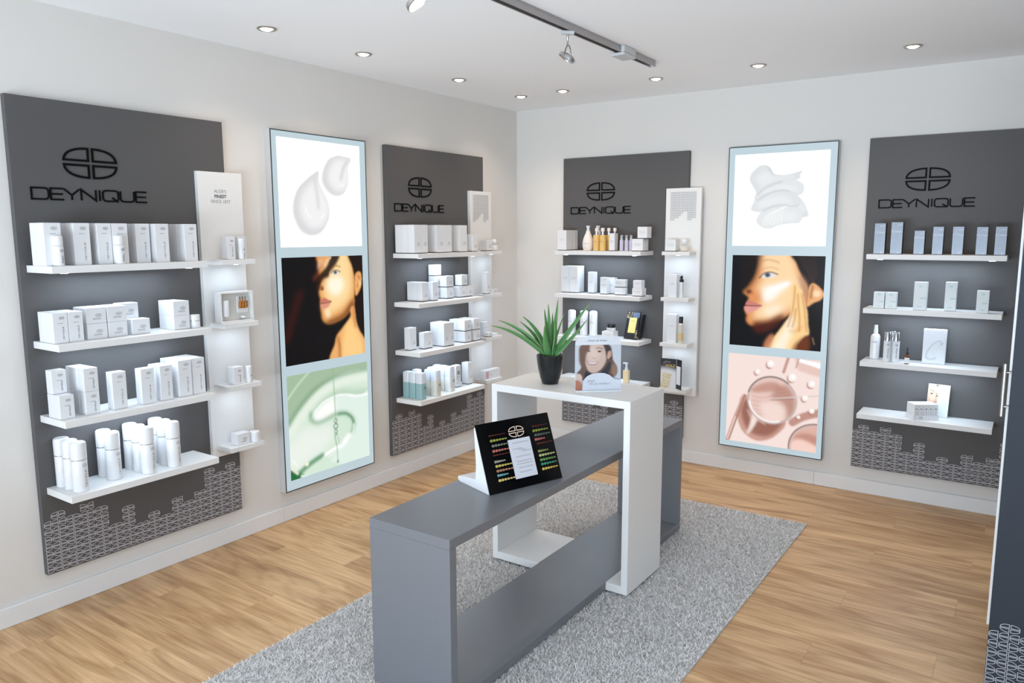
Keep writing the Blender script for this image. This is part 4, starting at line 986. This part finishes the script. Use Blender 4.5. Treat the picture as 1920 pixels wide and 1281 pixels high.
# side shelves of panel A
carton('A', .940, .155, SZ[1], .048, .048, .116, 'A', 'white carton at left on top side shelf, leftmost panel')
carton('A', 1.022, .135, SZ[1], .052, .045, .116, 'A', 'white carton at right on top side shelf, leftmost panel')
bottle('mini', [('body', [(0, 0), (.015, 0), (.016, .001), (.016, .068), (0, .068)], M_plast, 20, None), ('cap', [(0, .0685), (.0157, .0685), (.0157, .103), (.014, .106), (0, .1065)], M_plast, 20, None)], 'dispenser_bottle', 'A', .998, .158, SZ[1], 'slim white dispenser bottle on top side shelf, leftmost panel', 'bottle', None, lambda: curved_print(.016, .05, .03))
loc, r = at_panel('A', .966, .118, SZ[2]+EPS)
ab = thing('ampoule_box', loc, r, 'open white presentation box with amber ampoules on a side shelf', 'gift box')
bx = MB(); w_, h_, d_ = .198, .158, .05
bx.box(-w_/2, w_/2, d_/2-.004, d_/2, 0, h_); bx.box(-w_/2, -w_/2+.008, -d_/2, d_/2-.004, 0, h_); bx.box(w_/2-.008, w_/2, -d_/2, d_/2-.004, 0, h_); bx.box(-w_/2+.008, w_/2-.008, -d_/2, d_/2-.004, 0, .008); bx.box(-w_/2+.008, w_/2-.008, -d_/2, d_/2-.004, h_-.008, h_)
part('box', bx, M_white, ab)
link('insert', bev(MB().box(-w_/2+.0085, w_/2-.0085, .0, d_/2-.0045, .0085, h_-.0085), 'insert', mat('foam_insert', (205, 203, 196), .8), .001), ab)
part('bottle', MB().lathe([(0, .030), (.0165, .030), (.017, .032), (.017, .112), (.015, .115), (0, .115)], 24, -.055, -.004), M_plast, ab, 35)
link('tray', bev(MB().box(.012, .078, -.004, -.0002, .045, .132), 'tray', M_white, .001), ab)
for k in range(3):
    part('ampoule', MB().lathe([(0, .068), (.0065, .068), (.0072, .070), (.0072, .098), (.003, .106), (.0028, .118), (0, .119)], 14, .028+k*.0165, -.010), M_ampo, ab, 35)
    part('ampoule_tip', MB().lathe([(0, .1192), (.0028, .1192), (.0018, .130), (0, .131)], 10, .028+k*.0165, -.010), M_dark, ab, 35)
part('cutter', MB().box(.072, .0755, -.008, -.0045, .072, .105), M_dark, ab)
part('cap', MB().lathe([(0, .018), (.013, .018), (.013, .026), (.0115, .028), (0, .028)], 18, .042, -.012), M_plast, ab, 35)
carton('A', .942, .158, SZ[3], .058, .052, .092, 'A', 'white carton on third side shelf, leftmost panel')
bottle('minitube', [('body', [(0, 0), (.016, 0), (.017, .001), (.017, .050), (0, .050)], M_plast, 20, None), ('cap', [(0, .0505), (.0172, .0505), (.0172, .083), (.015, .086), (0, .0865)], M_plast, 20, None)], 'dispenser_bottle', 'A', 1.012, .145, SZ[3], 'short white bottle on third side shelf, leftmost panel', 'bottle', None, lambda: curved_print(.017, .035, .02))
carton('A', .950, .160, SZ[4], .074, .058, .062, 'A', 'low white carton on lowest side shelf, leftmost panel')
bottle('jar2', [('body', [(0, 0), (.024, 0), (.026, .002), (.026, .030), (0, .030)], M_plast, 24, None), ('lid', [(0, .0305), (.0255, .0305), (.0255, .053), (.023, .055), (0, .0555)], M_plast, 24, None)], 'cream_jar', 'A', 1.028, .150, SZ[4], 'white cream jar on lowest side shelf, leftmost panel', 'jar')
# ---- panel B
column('B', 1, 0, .052, .066, .215, .055, .186, 3, 1, 'B')
column('B', 1, 1, .1195, .066, .215, .055, .186, 3, 1, 'B')
column('B', 1, 2, .276, .080, .215, .055, .186, 2, 1, 'B')
column('B', 1, 3, .3575, .080, .215, .055, .186, 2, 1, 'B')
column('B', 1, 4, .525, .084, .215, .060, .186, 2, 1, 'B')
column('B', 1, 5, .668, .060, .215, .060, .124, 1, 1, 'B', 'medium')
column('B', 2, 0, .165, .062, .175, .044, .130, 3, 1, 'B', 'medium')
column('B', 2, 1, .262, .054, .185, .046, .128, 1, 1, 'B', 'medium')
column('B', 2, 2, .440, .078, .160, .060, .079, 1, 2, 'B', 'small')
column('B', 2, 3, .388, .074, .095, .055, .079, 1, 3, 'B', 'small')
column('B', 2, 4, .578, .078, .165, .060, .079, 1, 1, 'B', 'small')
column('B', 2, 5, .6575, .078, .165, .060, .079, 1, 1, 'B', 'small')
carton('B', .648, .158, SZ[2]+.0805, .072, .060, .079, 'B', 'small white carton bridging the fifth column top, second shelf, panel left of corner')
column('B', 3, 0, .090, .066, .125, .050, .152, 1, 1, 'B')
column('B', 3, 1, .190, .090, .160, .045, .112, 1, 1, 'B', 'medium')
column('B', 3, 2, .350, .054, .205, .062, .164, 2, 1, 'B')
column('B', 3, 3, .405, .054, .205, .062, .164, 2, 1, 'B')
column('B', 3, 4, .582, .076, .205, .070, .081, 2, 2, 'B', 'small')
column('B', 3, 5, .690, .076, .205, .070, .081, 2, 2, 'B', 'small')
def sqb(m): return [('body', [(0, 0), (.026, 0), (.028, .003), (.028, .103), (.026, .107), (0, .107)], m, 32, 6), ('cap', [(0, .1075), (.0275, .1075), (.0275, .170), (.024, .178), (.010, .181), (0, .181)], M_frost, 32, 5)]
def sqprint():
    mb = MB(); emblem_mb(mb, .075, .0013, -.0285, .008, .082); word_flat(mb, -.004, .070, .024, .004, .0009, -.0285); return mb.mesh('printed_mark', M_dark, fix=False)
for ci, (s, m, nm, ns) in enumerate(((.118, M_mint, 'mint', (.190, .132, .074)), (.205, M_cream, 'cream', (.075,)), (.254, M_cream, 'cream', (.205, .146)), (.330, M_ivory, 'ivory', (.105,)), (.424, M_ivory, 'ivory', (.190, .131, .073)))):
    for i, n in enumerate(ns):
        bottle('sq'+nm, sqb(m), 'square_bottle', 'B', s, n, SZ[4], '%s square bottle with frosted cap, column %d, %s, bottom shelf left of corner' % (nm, ci+1, ('front', 'second', 'rear')[i] if len(ns) > 1 else 'single'), 'bottle', 'square bottles with frosted caps', sqprint)
carton('B', .574, .150, SZ[4], .056, .045, .160, 'P', 'white carton with black printed figure on bottom shelf, panel left of corner')
carton('B', .714, .150, SZ[4], .056, .060, .162, 'B', 'tall plain white carton at right end, bottom shelf, panel left of corner')
carton('B', .950, .160, SZ[1], .072, .060, .080, 'B', 'low white carton on top side shelf, panel left of corner')
def ball_bottle(pkey, s, n, z, label, dome=False):
    loc, r = at_panel(pkey, s, n, z+EPS); t = thing('perfume_bottle', loc, r, label, 'perfume bottle')
    lathe_part('bottle', [(0, 0), (.022, 0), (.030, .006), (.034, .022), (.030, .038), (.016, .044), (0, .044)], M_glass if dome else M_ivory, t)
    lathe_part('perfume', [(0, .003), (.020, .003), (.027, .008), (.030, .021), (.027, .030), (0, .031)], M_found, t) if dome else None
    lathe_part('ball_stopper', [(0, .0445)]+[(.022*math.sin(a), .066-.022*math.cos(a)) for a in np.linspace(.3, math.pi-.02, 12)], M_plast, t, 24, True)
ball_bottle('B', 1.040, .135, SZ[1], 'white bottle with round ball stopper on top side shelf, left of corner')
carton('B', .960, .140, SZ[2], .052, .040, .165, 'B', 'slim white carton on second side shelf, panel left of corner')
loc, r = at_panel('B', 1.012, .160, SZ[2]+EPS, R(8))
tg_ = link('sachet', bev(MB().box(-.038, .038, -.005, .005, 0, .036), 'sachet', M_card, .002), None, loc, r); tag(tg_, 'small white sachet on second side shelf, panel left of corner', 'sachet')
mb = MB(); word_flat(mb, -.01, .016, .03, .005, .0008, -.0053); part('printed_mark', mb, M_ink, tg_, fix=False)
carton('B', .945, .165, SZ[3], .052, .040, .034, 'B', 'flat white carton on third side shelf, panel left of corner')
carton('B', 1.035, .150, SZ[3], .06, .05, .018, 'W', 'thin white packet on third side shelf, panel left of corner')
carton('B', .962, .112, SZ[3], .060, .040, .110, 'F', 'pale upright box on third side shelf, panel left of corner')
loc, r = at_panel('B', .986, .132, SZ[4]+EPS)
wb = link('window_carton', bev(MB().box(-.098, .098, -.026, .026, 0, .070), 'window_carton', M_card, .0012), None, loc, r); tag(wb, 'long white carton with pink window on lowest side shelf', 'carton')
part('pink_window', MB().box(-.092, -.055, -.0268, -.0262, .008, .060), M_pinkw, wb)
mb = MB(); word_flat(mb, -.04, .030, .03, .006, .0009, -.0265); part('printed_mark', mb, M_ink2, wb, fix=False)
# ---- panel C
column('C', 1, 0, .060, .078, .215, .058, .152, 3, 1, 'C', 'medium')
def vase(s, n, lab):
    loc, r = at_panel('C', s, n, SZ[1]+EPS); t = thing('lotion_bottle', loc, r, lab, 'bottle')
    lathe_part('body', [(0, 0), (.028, 0), (.034, .004), (.041, .03), (.042, .055), (.037, .085), (.026, .115), (.017, .135), (.0145, .148), (0, .148)], mat('ivory_plastic', (240, 230, 222), .3), t, 32, True)
    lathe_part('neck', [(0, .1485), (.012, .1485), (.010, .165), (.015, .178), (.0155, .184), (0, .185)], M_frost, t, 24)
    link('printed_mark', curved_print(.0425, .05, .02, False), t)
vase(.312, .19, 'front teardrop ivory lotion bottle on top shelf behind aloe'); vase(.352, .11, 'rear teardrop ivory lotion bottle on top shelf behind aloe')
yb = [('body', [(0, 0), (.022, 0), (.0245, .003), (.0245, .112), (.023, .116), (0, .116)], M_yell, 28, None), ('pump_collar', [(0, .1165), (.013, .1165), (.013, .142), (0, .142)], M_silver, 20, None), ('pump_head', [(0, .1425), (.0125, .1425), (.0125, .164), (.010, .167), (0, .167)], mat('ivory_plastic', (240, 230, 222), .3), 20, None)]
for s, n, w in ((.389, .20, 'front left'), (.441, .20, 'front right'), (.404, .14, 'middle left'), (.458, .14, 'middle right'), (.480, .085, 'rear right')):
    bottle('yell', yb, 'oil_bottle', 'C', s, n, SZ[1], '%s yellow pump bottle on top shelf behind aloe' % w, 'bottle', 'yellow pump bottles', lambda: curved_print(.0245, .065, .02, False))
column('C', 1, 1, .500, .044, .215, .055, .128, 1, 1, 'C', 'medium')
lb = [('body', [(0, 0), (.013, 0), (.0145, .002), (.0145, .075), (.010, .082), (0, .082)], M_lilac, 20, None), ('cap', [(0, .0825), (.0125, .0825), (.0125, .112), (.011, .115), (0, .115)], M_silver, 20, None)]
for s, n, w in ((.594, .20, 'leftmost'), (.633, .20, 'centre'), (.664, .19, 'rightmost'), (.612, .15, 'rear')):
    bottle('lil', lb, 'serum_bottle', 'C', s, n, SZ[1], '%s lilac serum bottle on top shelf behind aloe' % w, 'bottle', 'lilac serum bottles')
column('C', 1, 2, .683, .085, .215, .095, .088, 1, 1, 'C', 'wide low')
carton('C', .757, .205, SZ[1]+.0892, .074, .075, .084, 'C', 'white carton stacked on the wide carton, top shelf behind aloe')
column('C', 2, 0, .060, .072, .155, .050, .205, 2, 1, 'C')
column('C', 2, 1, .1335, .072, .155, .050, .205, 2, 1, 'C')
column('C', 2, 2, .281, .054, .130, .050, .162, 1, 1, 'C')
column('C', 2, 3, .402, .056, .160, .048, .126, 1, 1, 'C', 'medium')
column('C', 2, 4, .442, .052, .108, .048, .122, 1, 1, 'C', 'medium')
def oct_box(s, n, z, lab, w=.092, d=.07, h=.056):
    c = .018; poly = [(-w/2+c, -d/2), (w/2-c, -d/2), (w/2, -d/2+c), (w/2, d/2-c), (w/2-c, d/2), (-w/2+c, d/2), (-w/2, d/2-c), (-w/2, -d/2+c)]
    def ex(z0, z1, k): 
        mb = MB(); nn = 8; mb.v = [(x*k, y*k, z0) for x, y in poly]+[(x*k, y*k, z1) for x, y in poly]
        mb.f = [tuple(reversed(range(8))), tuple(range(8, 16))]+[(i, (i+1) % 8, (i+1) % 8+8, i+8) for i in range(8)]; return mb
    loc, r = at_panel('C', s, n, z+EPS); o = link('carton', bev(ex(.005, h, 1), 'carton', M_card, .001), None, loc, r); tag(o, lab, 'carton', 'stacked octagonal cartons')
    part('base', ex(0, .0058, .96), M_dark, o)
    mb = MB(); word_flat(mb, -.02, .028, .04, .005, .0008, -d/2-.0003); part('printed_mark', mb, M_ink2, o, fix=False)
oct_box(.562, .135, SZ[2], 'lower octagonal white carton on second shelf behind aloe'); oct_box(.562, .135, SZ[2]+.0568, 'upper octagonal white carton on second shelf behind aloe')
carton('C', .726, .205, SZ[2], .078, .070, .058, 'C', 'lower square white carton at right end, second shelf behind aloe')
carton('C', .724, .200, SZ[2]+.0588, .066, .055, .056, 'F', 'upper square white carton at right end, second shelf behind aloe')
cy = [('body', [(0, 0), (.029, 0), (.0305, .002), (.0305, .118), (0, .118)], M_plast, 28, None), ('cap', [(0, .1183), (.0305, .1183), (.0305, .178), (.028, .185), (.018, .190), (0, .191)], M_plast, 28, None)]
for s, n, w in ((.136, .115, 'left'), (.243, .115, 'middle'), (.322, .110, 'right')):
    bottle('cyl', cy, 'spray_can', 'C', s, n, SZ[3], '%s of three white cylindrical bottles on third shelf behind aloe' % w, 'bottle', 'white cylindrical bottles', lambda: curved_print(.0305, .10, .02, False))
carton('C', .492, .205, SZ[3], .092, .085, .053, 'C', 'low white carton under the black-lidded jar, third shelf behind aloe')
bottle('bjar', [('body', [(0, 0), (.030, 0), (.033, .003), (.033, .026), (0, .026)], M_plast, 28, None), ('lid', [(0, .0265), (.0305, .0265), (.0305, .050), (.029, .052), (0, .0525)], M_blackp, 28, None)], 'cream_jar', 'C', .500, .160, SZ[3]+.0538, 'white cream jar with black lid standing on a carton', 'jar', None, lambda: curved_print(.033, .012, .02, False))
# leaning black and gold package on C3
def slab(name, w, h, t_, lean, m, par=None):
    mb = MB(); mb.box(-w/2, w/2, 0, t_, 0, h)
    mb.v = [(x, y*math.cos(lean)+z*math.sin(lean), z*math.cos(lean)-y*math.sin(lean)) for x, y, z in mb.v]; return mb
loc, r = at_panel('C', .648, .150, SZ[3]+EPS+.0045, R(-6)); LE = R(17)
bp_ = thing('gold_package', loc, r, 'leaning black package with yellow card on third shelf behind aloe', 'package')
fr_ = part('front', slab('front', .108, .205, .012, LE, M_bcard), M_bcard, bp_)
def lean_flat(x0, x1, z0, z1, off, lean):
    mb = MB(); mb.box(x0, x1, -off-.0008, -off, z0, z1); mb.v = [(x, y*math.cos(lean)+z*math.sin(lean), z*math.cos(lean)-y*math.sin(lean)) for x, y, z in mb.v]; return mb
part('yellow_card', lean_flat(-.028, .034, .045, .160, .0002, LE), M_yc, bp_)
part('blue_field', lean_flat(-.005, .052, .161, .200, .0002, LE), mat('slate_print', (96, 108, 134), .4), bp_)
gm = MB(); rg = random.Random(4)
for k in range(60):
    if k < 35: x, z = rg.uniform(-.052, -.012), rg.uniform(.150, .198)
    else: x, z = rg.uniform(.036, .053), rg.uniform(.008, .07)
    gm.box(x, x+rg.uniform(.002, .006), -.0022, -.0016, z, z+rg.uniform(.002, .005))
gm.v = [(x, y*math.cos(LE)+z*math.sin(LE), z*math.cos(LE)-y*math.sin(LE)) for x, y, z in gm.v]; part('gold_flakes', gm, mat('pale_gold', (226, 206, 152), .4), bp_)['kind'] = 'stuff'
tm = text_me('GOLD', .013, M_ink, 'CENTER'); tm.transform(Matrix.Rotation(-LE, 4, 'X')); link('lettering', tm, bp_, (.003, .130*math.sin(LE)-.0016, .130*math.cos(LE)))
bk = MB(); bk.box(.060, .070, .020, .060, 0, .175); bk.v = [(x, y+z*.28, z) for x, y, z in bk.v]; part('side_flap', bk, M_bcard, bp_)
# pump bottle on C4
loc, r = at_panel('C', .627, .150, SZ[4]+EPS); fb = thing('foundation_bottle', loc, r, 'beige foundation bottle with clear pump beside the counter sign', 'bottle')
link('body', bev(MB().box(-.022, .022, -.016, .016, 0, .095), 'body', M_found, .004, 2), fb)
lathe_part('pump', [(0, .0955), (.012, .0955), (.012, .112), (.008, .114), (.008, .140), (0, .140)], M_frost, fb, 18); part('spout', MB().box(-.026, .009, -.007, .007, .1402, .150), M_frost, fb)
# side shelves of C
carton('C', .948, .150, SZ[1], .080, .060, .083, 'C', 'white carton on top side shelf beside the ball-stopper bottle')
ball_bottle('C', 1.043, .125, SZ[1], 'clear round perfume bottle with pearl stopper on top side shelf', True)
carton('C', .972, .150, SZ[2], .062, .045, .163, 'F', 'slim pale carton on second side shelf, panel behind aloe')
def dropper(pkey, s, n, z, lab, kind):
    loc, r = at_panel(pkey, s, n, z+EPS); t = thing('serum_bottle', loc, r, lab, 'bottle')
    if kind == 'clear':
        lathe_part('body', [(0, 0), (.015, 0), (.0165, .002), (.0165, .108), (.010, .112), (0, .112)], mat('clear_serum', (214, 218, 218), .1), t, 22); lathe_part('collar', [(0, .1125), (.0145, .1125), (.0155, .128), (.010, .131), (0, .131)], M_blackp, t, 20); lathe_part('pump', [(0, .1312), (.008, .1312), (.0085, .145), (.006, .155), (0, .156)], M_blackp, t, 16); part('spout', MB().box(-.016, -.008, -.003, .003, .138, .145), M_blackp, t)
    elif kind == 'gold':
        lathe_part('body', [(0, 0), (.016, 0), (.018, .003), (.018, .138), (.012, .146), (0, .146)], mat('pale_serum', (222, 216, 204), .1), t, 24); lathe_part('gold_leaf', [(0, .02), (.0183, .02), (.0183, .075), (0, .075)], M_gold, t, 24); lathe_part('cap', [(0, .1465), (.0145, .1465), (.0145, .190), (.013, .192), (0, .192)], M_blackp, t, 20)
    else:
        lathe_part('body', [(0, 0), (.011, 0), (.0125, .002), (.0125, .046), (.007, .054), (0, .054)], M_amber, t, 20); lathe_part('label', [(0, .005), (.0128, .005), (.0128, .038), (0, .038)], M_card, t, 20); lathe_part('dropper_cap', [(0, .0545), (.0075, .0545), (.0075, .072), (.0045, .075), (.0042, .094), (.0025, .099), (0, .0995)], M_blackp, t, 16)
dropper('C', 1.036, .140, SZ[2], 'clear serum bottle with black pump on second side shelf', 'clear')
carton('C', .972, .150, SZ[3], .072, .050, .205, 'F', 'tall pale carton on third side shelf, panel behind aloe')
dropper('C', 1.042, .145, SZ[3], 'golden serum bottle with tall black cap on third side shelf', 'gold')
# folded GOLD brochure
loc, r = at_panel('C', 1.012, .135, SZ[4]+EPS); gb = thing('gold_brochure', loc, r, 'upright folded black GOLD brochure on lowest side shelf', 'brochure')
def pic_gold():
    p = Paint(60, 100, (22, 22, 26)); p.put(p.mask([(-.1,.42),(.4,.32),(1.1,.46),(1.1,1.1),(-.1,1.1)], 6), (226,228,232)); 
    p.put(p.mask([(.12,.45),(.72,.52),(.56,1.05),(-.05,1.05)], .8, False), (216,206,180)); rg = random.Random(9)
    for k in range(50): x, y = rg.uniform(.05,.65), rg.uniform(.48,1.0); p.put(p.ell(x,y,.03,.018,.5), (206,170,100) if k % 2 else (244,238,224), .8)
    p.put(p.line([(.25,.10),(.62,.11)], .02, .4), (200,200,204), .9); p.put(p.line([(.15,.15),(.3,.155)], .02, .4), (200,200,204), .9); return p
b1 = MB(); b1.box(-.058, .058, 0, .003, 0, .214); l1 = part('left_leaf', b1, M_bcard, gb, loc=(-.048, -.028, 0)); l1.rotation_euler = (0, 0, R(4))
link('printed_picture', print_mesh('printed_picture', -.057, .057, .001, .213, pic_gold(), M_print), l1, (0, -.0005, 0)); link('lettering', text_me('GOLD', .026, M_goldink, 'CENTER', .0004), l1, (.016, -.0009, .156))
b2 = MB(); b2.box(0, .066, 0, .003, 0, .214); l2 = part('right_leaf', b2, M_bcard, gb, loc=(.012, -.022, 0)); l2.rotation_euler = (0, 0, R(-38))
part('sachet', MB().box(.008, .058, -.006, -.0005, .035, .165), M_frostbox, l2)
# ---- panel D
for k, (s0, w, h) in enumerate(((.086,.060,.182),(.176,.062,.188),(.300,.054,.138),(.395,.054,.160),(.494,.055,.160),(.611,.054,.157),(.700,.054,.158))):
    loc, r = at_panel('D', s0+w/2, .185, SZ[1]+EPS)
    o = link('dark_carton', bev(MB().box(-w/2, w/2, -.025, .025, 0, h), 'dark_carton', M_dkside, .001), None, loc, r)
    tag(o, 'shiny anthracite carton, %s from left on top shelf, rightmost panel' % ORD[k], 'carton', 'anthracite cartons')
    part('foil_front', MB().box(-w/2+.0005, w/2-.0005, -.0262, -.0252, .0005, h-.0005), M_dkcart, o)
    link('lettering', text_me('CCdeyn', .0165, M_silvink, 'CENTER'), o, (0, -.0265, h*.68)); mb = MB()
    mb.flat([(0, h-.018), (w*.42, h-.018), (w*.42, h-.0155), (0, h-.0155)], -.0265); part('printed_mark', mb, M_silvink, o, fix=False); mb = MB(); mb.flat([(w*.18+.003*math.cos(t), .010+.005*math.sin(t)) for t in np.linspace(0, 6.283, 9)[:-1]], -.0265); part('printed_mark', mb, M_silvink, o, fix=False)
for k, (s0, w, h, nf) in enumerate(((.104,.060,.098,.215),(.168,.060,.098,.213),(.320,.068,.165,.225),(.477,.058,.168,.195),(.637,.060,.127,.225))):
    carton('D', s0+w/2, nf, SZ[2], w, .050, h, 'L', 'pale carton with teal stripe, %s from left, second shelf, rightmost panel' % ORD[k], 0, 'teal striped cartons')
loc, r = at_panel('D', .112, .105, SZ[3]+EPS); sb_ = thing('spray_bottle', loc, r, 'white spray bottle at left on third shelf, rightmost panel', 'bottle')
lathe_part('body', [(0, 0), (.025, 0), (.0275, .003), (.0275, .138), (.022, .152), (.012, .160), (0, .160)], M_plast, sb_, 28); lathe_part('spray_head', [(0, .1605), (.0125, .1605), (.0135, .172), (.010, .200), (.011, .211), (0, .212)], M_plast, sb_, 20); link('printed_mark', curved_print(.0275, .105, .02, False), sb_)
st = [('body', [(0, 0), (.0195, 0), (.0205, .002), (.0205, .128), (0, .128)], M_frostbox, 24, None), ('cap', [(0, .1285), (.0185, .1285), (.0185, .178), (.016, .182), (0, .182)], M_silver, 24, None)]
for s, n, w in ((.192, .180, 'left'), (.238, .172, 'right'), (.212, .120, 'rear')):
    bottle('silv', st, 'hairspray_bottle', 'D', s, n, SZ[3], '%s silver-capped white bottle on third shelf, rightmost panel' % w, 'bottle', 'silver-capped bottles', lambda: curved_print(.0205, .105, .06))
dropper('D', .306, .205, SZ[3], 'small amber dropper bottle on third shelf, rightmost panel', 'amber')
loc, r = at_panel('D', .437, .115, SZ[3]+EPS); cx_ = link('gift_box', bev(MB().box(-.060, .060, -.018, .018, 0, .208), 'gift_box', M_frostbox, .0015), None, loc, r); tag(cx_, 'flat white box with a large embossed letter C', 'gift box')
cm = MB(); pts = [(.030, .128), (.038, .120), (.042, .132), (.034, .142), (.016, .140), (-.010, .118), (-.032, .080), (-.040, .048), (-.030, .030), (-.008, .028), (.016, .040)]
sp = smooth_loop(pts, 6, False); stroke_mb(cm, [tuple(q) for q in sp], .009, -.0025, .0); part('embossed_letter', cm, mat('pearl_grey', (196, 200, 200), .3), cx_, loc=(0, -.0181, 0))
# tray of small cartons with a face card on D4
def pic_card():
    p = Paint(70, 90, (222, 230, 232)); fc = p.mask([(-.1,-.1),(.40,-.05),(.46,.12),(.48,.4),(.46,.6),(.44,.75),(.38,1.1),(-.1,1.1)], 1); p.put(fc, (214,174,146)); p.put(p.mask([(.1,.1),(.35,.08),(.38,.4),(.3,.55),(.15,.5)], 5), (236,204,180), .9, fc)
    p.put(p.mask([(.1,-.05),(.42,-.05),(.46,.08),(.36,.02)], 1.5), (80,60,50)); p.put(p.line([(.10,.2),(.22,.2),(.30,.27)], .03, .8), (84,60,48), .9); p.put(p.ell(.18,.30,.07,.025,.8), (110,80,66)); p.put(p.ell(.18,.30,.03,.022,.5), (50,36,32)); p.put(p.ell(.43,.36,.05,.025,.8), (90,66,56)); p.put(p.line([(.38,.3),(.45,.28)], .025, .8), (84,60,48))
    p.put(p.line([(.34,.38),(.40,.52),(.33,.54)], .03, 1.5), (180,130,106), .8); p.put(p.ell(.37,.68,.09,.035,1), (190,110,104)); 
    for k in range(6): p.put(p.line([(.62,.2+k*.07),(.94,.21+k*.07)], .008, .4), (170,186,186), .7)
    return p
loc, r = at_panel('D', .470, .078, SZ[4]+EPS+.001, R(-8)); fcard = thing('face_card', loc, r, 'upright card with a womans face behind small cartons, rightmost panel', 'card')
part('card', slab('card', .118, .195, .003, R(8), M_card), M_card, fcard); tmpm = print_mesh('printed_picture', -.058, .058, .002, .193, pic_card(), M_print); tmpm.transform(Matrix.Rotation(-R(8), 4, 'X')); link('printed_picture', tmpm, fcard, (0, -.0006, 0))
loc, r = at_panel('D', .402, .165, SZ[4]+EPS, R(33)); ty = thing('carton_tray', loc, r, 'low white open tray holding small cartons, rightmost panel', 'tray')
tm_ = MB(); tm_.box(-.072, .072, -.048, .048, 0, .004); tm_.box(-.072, .072, -.050, -.048, 0, .028); tm_.box(-.072, .072, .048, .050, 0, .028); tm_.box(-.074, -.072, -.050, .050, 0, .028); tm_.box(.072, .074, -.050, .050, 0, .028)
part('tray', tm_, M_card, ty); mb = MB(); emblem_mb(mb, .10, .0012, -.0503, -.03, .014); part('printed_mark', mb, M_ink, ty, fix=False)
for j in range(3):
    for i in range(5):
        v = Matrix.Rotation(r, 3, 'Z') @ Vector((-.056+i*.028, -.031+j*.031, 0))
        o = link('small_carton', CM.setdefault('tiny', bev(MB().box(-.0132, .0132, -.0148, .0148, 0, .088), 'small_carton', M_card, .001)), None, (loc[0]+v.x, loc[1]+v.y, SZ[4]+.0052), r)
        tag(o, 'small white carton in tray, %s from left, %s row, rightmost panel' % (ORD[i], ('front', 'middle', 'back')[j]), 'carton', 'small cartons in the tray')
        if 'tinyp' not in CM:
            mb = MB(); emblem_mb(mb, .07, .001, -.0152, 0, .06); word_flat(mb, .003, .012, .034, .003, .0008, -.0152, True); CM['tinyp'] = mb.mesh('printed_mark', M_ink, fix=False)
        link('printed_mark', CM['tinyp'], o)
